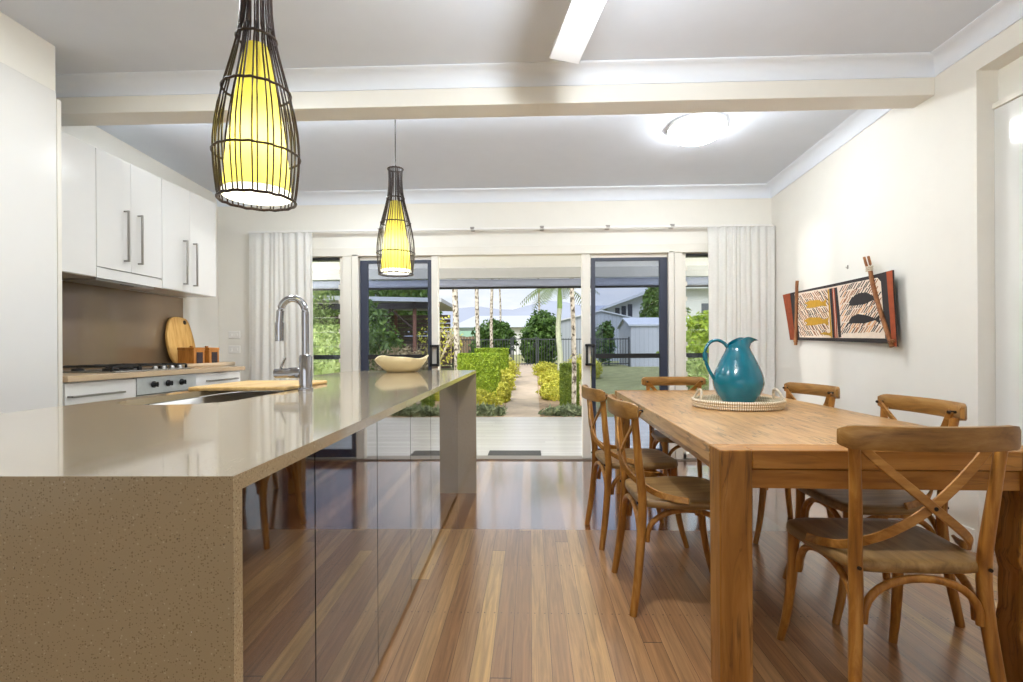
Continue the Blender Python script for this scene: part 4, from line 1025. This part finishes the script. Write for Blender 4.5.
# bare tree
bt = thing('bare_tree', 'bare pale branching tree left of the door opening', 'tree', G(-2.65, 15.2))
rnd = random.Random(5); br = []
def grow(p, d, ln, r, depth):
    q = p+d*ln; br.append(([p, p.lerp(q, .5)+Vector((rnd.uniform(-.02, .02), rnd.uniform(-.02, .02), 0)), q], [r, r*.85, r*.7]))
    if depth == 0: return
    for _ in range(3):
        nd = (d+Vector((rnd.uniform(-.75, .75), rnd.uniform(-.75, .75), rnd.uniform(-.1, .5)))).normalized(); grow(q, nd, ln*.72, r*.66, depth-1)
grow(Vector((0, 0, 0)), Vector((0, 0, 1)), .55, .035, 4)
b = MB()
for p, rr in br: b.tube(p, rr, 5)
b.build('branches', paint('pale branch bark', srgb(202, 190, 166), .9, noise=.2, scale=20), bt)
foliage('leaves', [((0, 0, 1.1), (.65, .6, .7))], 420, .06, lm['yel'], bt, 55, core=False)

# carport, left
cpm = thing('carport', 'open timber carport with grey skillion roof behind the left door', 'carport', G(-9.0, 16.0))
b = MB(); b.prism([(0, 2.46), (6.1, 2.30), (6.3, 2.30), (6.3, 2.42), (0, 2.60)], -.2, 3.7, 'y'); b.build('roof', paint('grey roof sheet', srgb(176, 180, 186), .5, noise=.06), cpm)
for x, y in ((1.2, 0), (3.9, .1), (5.35, .1), (3.9, 3.4), (5.35, 3.4)):
    MB().box(x, x+.1, y, y+.1, 0, 2.32).build('post', paint('red brown post', srgb(128, 88, 74), .8, noise=.1), cpm)
b = MB(); b.box(0, 6.1, .02, .08, 2.12, 2.30); b.build('beam', paint('dark beam', srgb(70, 66, 70), .7), cpm)
b = MB(); b.tube([(4.0, .15, 1.5), (4.75, .15, 2.15)], .03, 6); b.tube([(5.35, .15, 1.5), (4.6, .15, 2.15)], .03, 6); b.build('brace', paint('dark brace', srgb(74, 58, 54), .8), cpm)
b = MB()
for i in range(13): b.box(0, 6.0, 3.55, 3.57, .1+i*.16, .235+i*.16)
b.build('slat_wall', paint('grey brown slats', srgb(104, 88, 80), .85, noise=.15), cpm)
plant('leafy_shrub', 'tall green leafy shrub in front of the carport', 'shrub', G(-3.95, 13.2), [((0, 0, 1.1), (.5, .5, .9)), ((-.3, .1, 1.5), (.45, .4, .75)), ((.35, -.1, .9), (.4, .4, .5))], 2600, .085, lm['mid'], 61, stem=[([(0, 0, 0), (0, 0, .8)], [.05, .03])])
dr = thing('dry_shrub', 'dry straw coloured twiggy shrub seen above the bowl', 'shrub', G(-2.95, 11.9))
rnd = random.Random(9); b = MB()
for i in range(160):
    a = rnd.uniform(0, 2*PI); rr = rnd.uniform(.1, .75); h = rnd.uniform(.5, 1.15)
    b.tube([(rr*.3*math.cos(a), rr*.3*math.sin(a), 0), (rr*.7*math.cos(a), rr*.7*math.sin(a), h*.6), (rr*math.cos(a+.2), rr*math.sin(a+.2), h)], [.010, .007, .003], 4)
b.build('twigs', lm['dry'], dr)
foliage('leaves', [((0, 0, .55), (.75, .6, .5))], 900, .05, lm['dry'], dr, 62, core=False, elong=3)
# hedge and trees at far left
plant('tall_hedge', 'clipped pale green hedge outside the left louvre window', 'hedge', (-4.7, 10.2, -.05), [((0, 0, .8), (1.35, .5, .80))], 14000, .045, lm['pale'], 63, True)
plant('garden_tree', 'pale leafy tree rising behind the clipped hedge at left', 'tree', G(-6.6, 13.4), [((0, 0, 2.2), (1.3, 1.0, 1.3)), ((-.8, 0, 2.6), (1.1, .9, 1.0)), ((.4, 0, 1.6), (1, .8, .7))], 5200, .09, lm['pale'], 64, stem=[([(0, 0, 0), (.05, 0, 1.6)], [.12, .08])])
for i, (x, y, h, R0, lab) in enumerate(((-13.6, 34, 5.0, 2.4, 'big dark green tree far behind the carport, at its left'), (-8.2, 33, 5.2, 2.2, 'big dark green tree far behind the carport, at its right'), (-16.5, 25, 4.6, 2.2, 'big dark green tree far left behind the hedge'))):
    plant('shade_tree', lab, 'tree', G(x, y), [((0, 0, h*.72), (R0, R0*.8, h*.40)), ((R0*.5, 0, h*.6), (R0*.6, R0*.6, h*.28)), ((-R0*.5, 0, h*.62), (R0*.6, R0*.6, h*.3))], 3600, .22, lm['mid'], 70+i, group='tall trees behind the carport', stem=[([(0, 0, 0), (0, 0, h*.6)], [.2, .14])])

# sheds, right
def corr(name, base, scale):
    m, nt, b = new_mat(name); tc = N(nt, 'ShaderNodeTexCoord'); sp = N(nt, 'ShaderNodeSeparateXYZ'); L(nt, tc.outputs['Object'], sp.inputs[0])
    w = math_n(nt, 'FRACT', math_n(nt, 'MULTIPLY', math_n(nt, 'ADD', sp.outputs[0], sp.outputs[1]), scale))
    rp = ramp(nt, [(0, tuple(q*.72 for q in base[:3])+(1,)), (.18, base), (1, base)]); L(nt, w, rp.inputs[0]); L(nt, rp.outputs[0], b.inputs['Base Color'])
    b.inputs['Roughness'].default_value = .5; return m
sh_w = corr('white ribbed steel', srgb(184, 186, 190), 6.0); sh_g = corr('grey ribbed steel', srgb(158, 164, 172), 5.0)
roof_w = paint('pale roof sheet', srgb(190, 194, 200), .5, noise=.03)
def shed(label, x0, x1, y0, y1, ze, zr, mat, name='garden_shed', ridge_x=True):
    y = y0; g = gz(y0); r = thing(name, label, 'shed', (x0, y0, g), 0, None); w, d = x1-x0, y1-y0; e, q = ze-g, zr-g
    b = MB()
    if ridge_x:      # ridge runs along x
        b.prism([(0, 0), (d, 0), (d, e), (d/2, q), (0, e)], 0, w, 'x')
        rf = MB(); rf.prism([(-.06, e-.02), (d/2, q), (d+.06, e-.02), (d+.06, e+.04), (d/2, q+.06), (-.06, e+.04)], -.08, w+.08, 'x')
    else:
        b.prism([(0, 0), (w, 0), (w, e), (w/2, q), (0, e)], 0, d, 'y')
        rf = MB(); rf.prism([(-.1, e-.04), (w/2, q), (w+.1, e-.04), (w+.1, e+.02), (w/2, q+.06), (-.1, e+.02)], -.1, d+.1, 'y')
    b.build('wall', mat, r, flat=True); rf.build('roof', roof_w, r, flat=True)
    return r
s1 = shed('small white ribbed garden shed seen through the right door', 3.84, 7.2, 20.0, 22.6, 1.98, 2.30, sh_w)
MB().box(1.9, 2.7, -.02, 0, .05, 1.5).build('door', sh_w, s1)
s2 = shed('long grey ribbed shed behind the pool fence', 1.45, 5.9, 27.0, 31, 2.55, 3.05, sh_g, ridge_x=False)
# house, right
hs = thing('neighbour_house', 'white two-storey house with dark windows behind the white shed', 'house', (0, 0, 0))
hs.location = (5.2, 35, .5)
x0 = .0; pts = [(0, 0), (14, 0), (14, 4.55), (3.4, 4.55), (0, 3.35)]
b = MB(); b.prism(pts, 0, 8, 'y'); b.build('wall', paint('white weatherboard', srgb(196, 198, 200), .7, noise=.03), hs, flat=True)
b = MB(); b.prism([(-.35, 3.22), (3.4, 4.55), (14.3, 4.55), (14.3, 4.80), (3.4, 4.80), (-.35, 3.36)], -.5, 8.3, 'y'); b.build('roof', roof_w, hs, flat=True)
for i in range(3): 
    f = MB(); f.box(.5+i*.42, .80+i*.42, -.03, .02, 2.35+.12*i*.3, 3.35+.12*i); f.build('window', paint('dark window', srgb(60, 64, 74), .2), hs)
f = MB(); f.box(6.2, 7.0, -.03, .02, 2.6, 3.6); f.build('window', paint('dark window', srgb(90, 94, 104), .2), hs)
ac = MB(); ac.box(7.3, 7.9, -.35, 0, 2.9, 3.4); ac.build('air_conditioner', M['plastic'], hs)
plant('climbing_shrub', 'green bushy tree against the white house, above the shed roof', 'tree', G(7.1, 29), [((0, 0, 2.6), (.9, .8, 1.2)), ((.7, 0, 2.3), (.9, .7, 1.0)), ((-.2, 0, 3.5), (.55, .5, .55))], 4200, .16, lm['mid'], 81, stem=[([(0, 0, 0), (0, 0, 2)], [.1, .07])])
plant('leafy_shrub', 'lime green shrub outside the right louvre window', 'shrub', G(4.35, 13.8), [((0, 0, .95), (.8, .6, .75)), ((.3, 0, 1.35), (.6, .5, .5))], 3000, .085, lm['lime'], 82)
plant('leafy_shrub', 'grey green shrub below the lime shrub at the right louvre window', 'shrub', G(3.75, 12.4), [((0, 0, .40), (.55, .5, .42))], 1500, .07, lm['pale'], 83)
# white building behind the bushes
wb = thing('neighbour_building', 'low white building with a broad white roof behind the bushes', 'building', (-7.0, 45, .6))
b = MB(); b.box(.6, 9.9, .4, 9, 0, 2.5); b.build('wall', paint('pale wall', srgb(214, 214, 212), .7), wb)
b = MB(); b.add([(0, 0, 2.45), (10.5, 0, 2.45), (10.5, 9.4, 2.45), (0, 9.4, 2.45), (1.7, 4.7, 3.75), (9.2, 4.7, 3.75)], [(0, 1, 5, 4), (1, 2, 5), (2, 3, 4, 5), (3, 0, 4), (3, 2, 1, 0)]); b.build('roof', paint('white roof', srgb(176, 180, 188), .5), wb, flat=True)
b = MB(); b.box(.2, 3.2, -1.4, -.1, 1.6, 2.1); b.build('awning', paint('pale green awning', srgb(150, 186, 166), .7), wb)
# distant hill range
hm = paint('hazy blue hill', srgb(148, 154, 168), 1, noise=.05, scale=.01)  # aerial haze put into the hill's base colour
b = MB(); vs = []; nx = 60; rnd = random.Random(2)
for j in range(9):
    for i in range(nx+1):
        x = -900+1800*i/nx; t = j/8
        h = (74+16*math.sin(x*.006+2.2)+10*math.sin(x*.017)+5*math.sin(x*.05)) * math.sin(PI*min(1, t*.999))**.8
        vs.append((x, 700+500*t, h-4))
W = nx+1; b.add(vs, [(j*W+i, j*W+i+1, (j+1)*W+i+1, (j+1)*W+i) for j in range(8) for i in range(nx)])
struct(b.build('hills', hm))
struct(box(-900, 900, 110, 760, .2, 1.0).build('ground', paint('far ground', srgb(140, 150, 120), 1)))

# ------------------------------------------------------------------ sky and lights
w = bpy.data.worlds.new('Sky'); SC.world = w; w.use_nodes = True; nt = w.node_tree; bg = nt.nodes['Background']
tc = N(nt, 'ShaderNodeTexCoord'); sp = N(nt, 'ShaderNodeSeparateXYZ'); L(nt, tc.outputs['Generated'], sp.inputs[0])
rp = ramp(nt, [(.0, srgb(238, 241, 246)), (.18, srgb(214, 226, 242)), (.6, srgb(168, 198, 236))]); L(nt, sp.outputs[2], rp.inputs[0])
mp = N(nt, 'ShaderNodeMapping'); mp.inputs['Scale'].default_value = (3, 3, 9); L(nt, tc.outputs['Generated'], mp.inputs[0])
nz = N(nt, 'ShaderNodeTexNoise', Scale=2.2, Detail=6.0, Roughness=.55); L(nt, mp.outputs[0], nz.inputs['Vector'])
cr = ramp(nt, [(.38, (0,0,0,1)), (.62, (1,1,1,1))]); L(nt, nz.outputs['Fac'], cr.inputs[0])
c = mixc(nt, cr.outputs[0], rp.outputs[0], srgb(250, 251, 253)); L(nt, c, bg.inputs[0]); bg.inputs[1].default_value = 1.15

def lamp(name, kind, loc, energy, color=(1, 1, 1), size=None, rot=(0, 0, 0), **kw):
    d = bpy.data.lights.new(name, kind); d.energy = energy; d.color = color
    if kind == 'AREA':
        d.shape = 'RECTANGLE'; d.size, d.size_y = size
    elif size: d.shadow_soft_size = size
    for k, v in kw.items(): setattr(d, k, v)
    o = bpy.data.objects.new(name, d); COL.objects.link(o); o.location = loc; o.rotation_euler = rot; return o
s = lamp('sun', 'SUN', (0, -5, 20), 5.0, (1, .97, .92), rot=(math.radians(38), 0, math.radians(-25))); s.data.angle = math.radians(35)
# added fill lamps out of view; only the pendant bulbs sit in visible fittings
lamp('added_front_fill', 'AREA', (-.2, YF+.1, 1.5), 20, (.90, .96, 1), (4.4, 1.8), (math.radians(90), 0, 0))  # unseen area fill added behind the viewpoint, standing in for window daylight
lamp('added_fan_fill', 'POINT', (.285, 1.58, 2.225), 84, (.93, .97, 1), .055)  # added to brighten the room from the out-of-view fan centre
lamp('added_kitchen_fill', 'AREA', (-1.5, 2.2, 2.68), 20, (.92, .97, 1), (.4, .4))  # added downward fill for the kitchen, without a fitting
lamp('added_kitchen_fill', 'AREA', (-1.5, 4.1, 2.62), 17, (.92, .97, 1), (.3, .3))  # second added fill, over the rear end of the kitchen
lamp('added_ceiling_fill', 'AREA', (-.4, 3.285, 2.545), 17, (.90, .96, 1), (4.6, .05), (math.radians(118), 0, 0))  # added strip tucked behind the beam to brighten the rear ceiling
for x in (-6.2, 6.2): lamp('added_verandah_fill', 'POINT', (x, 6.9, 1.8), 950, (1, .98, .95), .12)  # added pair, hidden past the walls, to brighten deck and soffit
for n_, z, y, x in (('pendant_bulb', 1.527+.17, 1.56, -.83), ('pendant_bulb', 1.575+.17, 3.35, -.878)):
    lamp(n_, 'POINT', (x, y, z), 2.6, (1, .95, .84), .03)

# ------------------------------------------------------------------ camera
cd = bpy.data.cameras.new('camera'); cam = bpy.data.objects.new('camera', cd); COL.objects.link(cam)
cd.sensor_width = 36; cd.lens = 520/1023*36; cd.shift_y = 9/1023; cd.clip_end = 3000; cd.clip_start = .05
cam.matrix_world = Matrix.Translation((0, 0, 1.07)) @ Matrix.Rotation(math.radians(2.04), 4, 'Z') @ Matrix.Rotation(PI/2, 4, 'X') @ Matrix.Rotation(math.radians(-.30), 4, 'Z')
SC.camera = cam
vs_ = SC.view_settings; vs_.view_transform = 'Standard'; vs_.look = 'None'; vs_.gamma = 1; vs_.exposure = 0; vs_.use_curve_mapping = False
SC.cycles.max_bounces = 14; SC.cycles.diffuse_bounces = 6; SC.cycles.glossy_bounces = 5; SC.cycles.transparent_max_bounces = 24
SC.cycles.caustics_reflective = False; SC.cycles.caustics_refractive = False
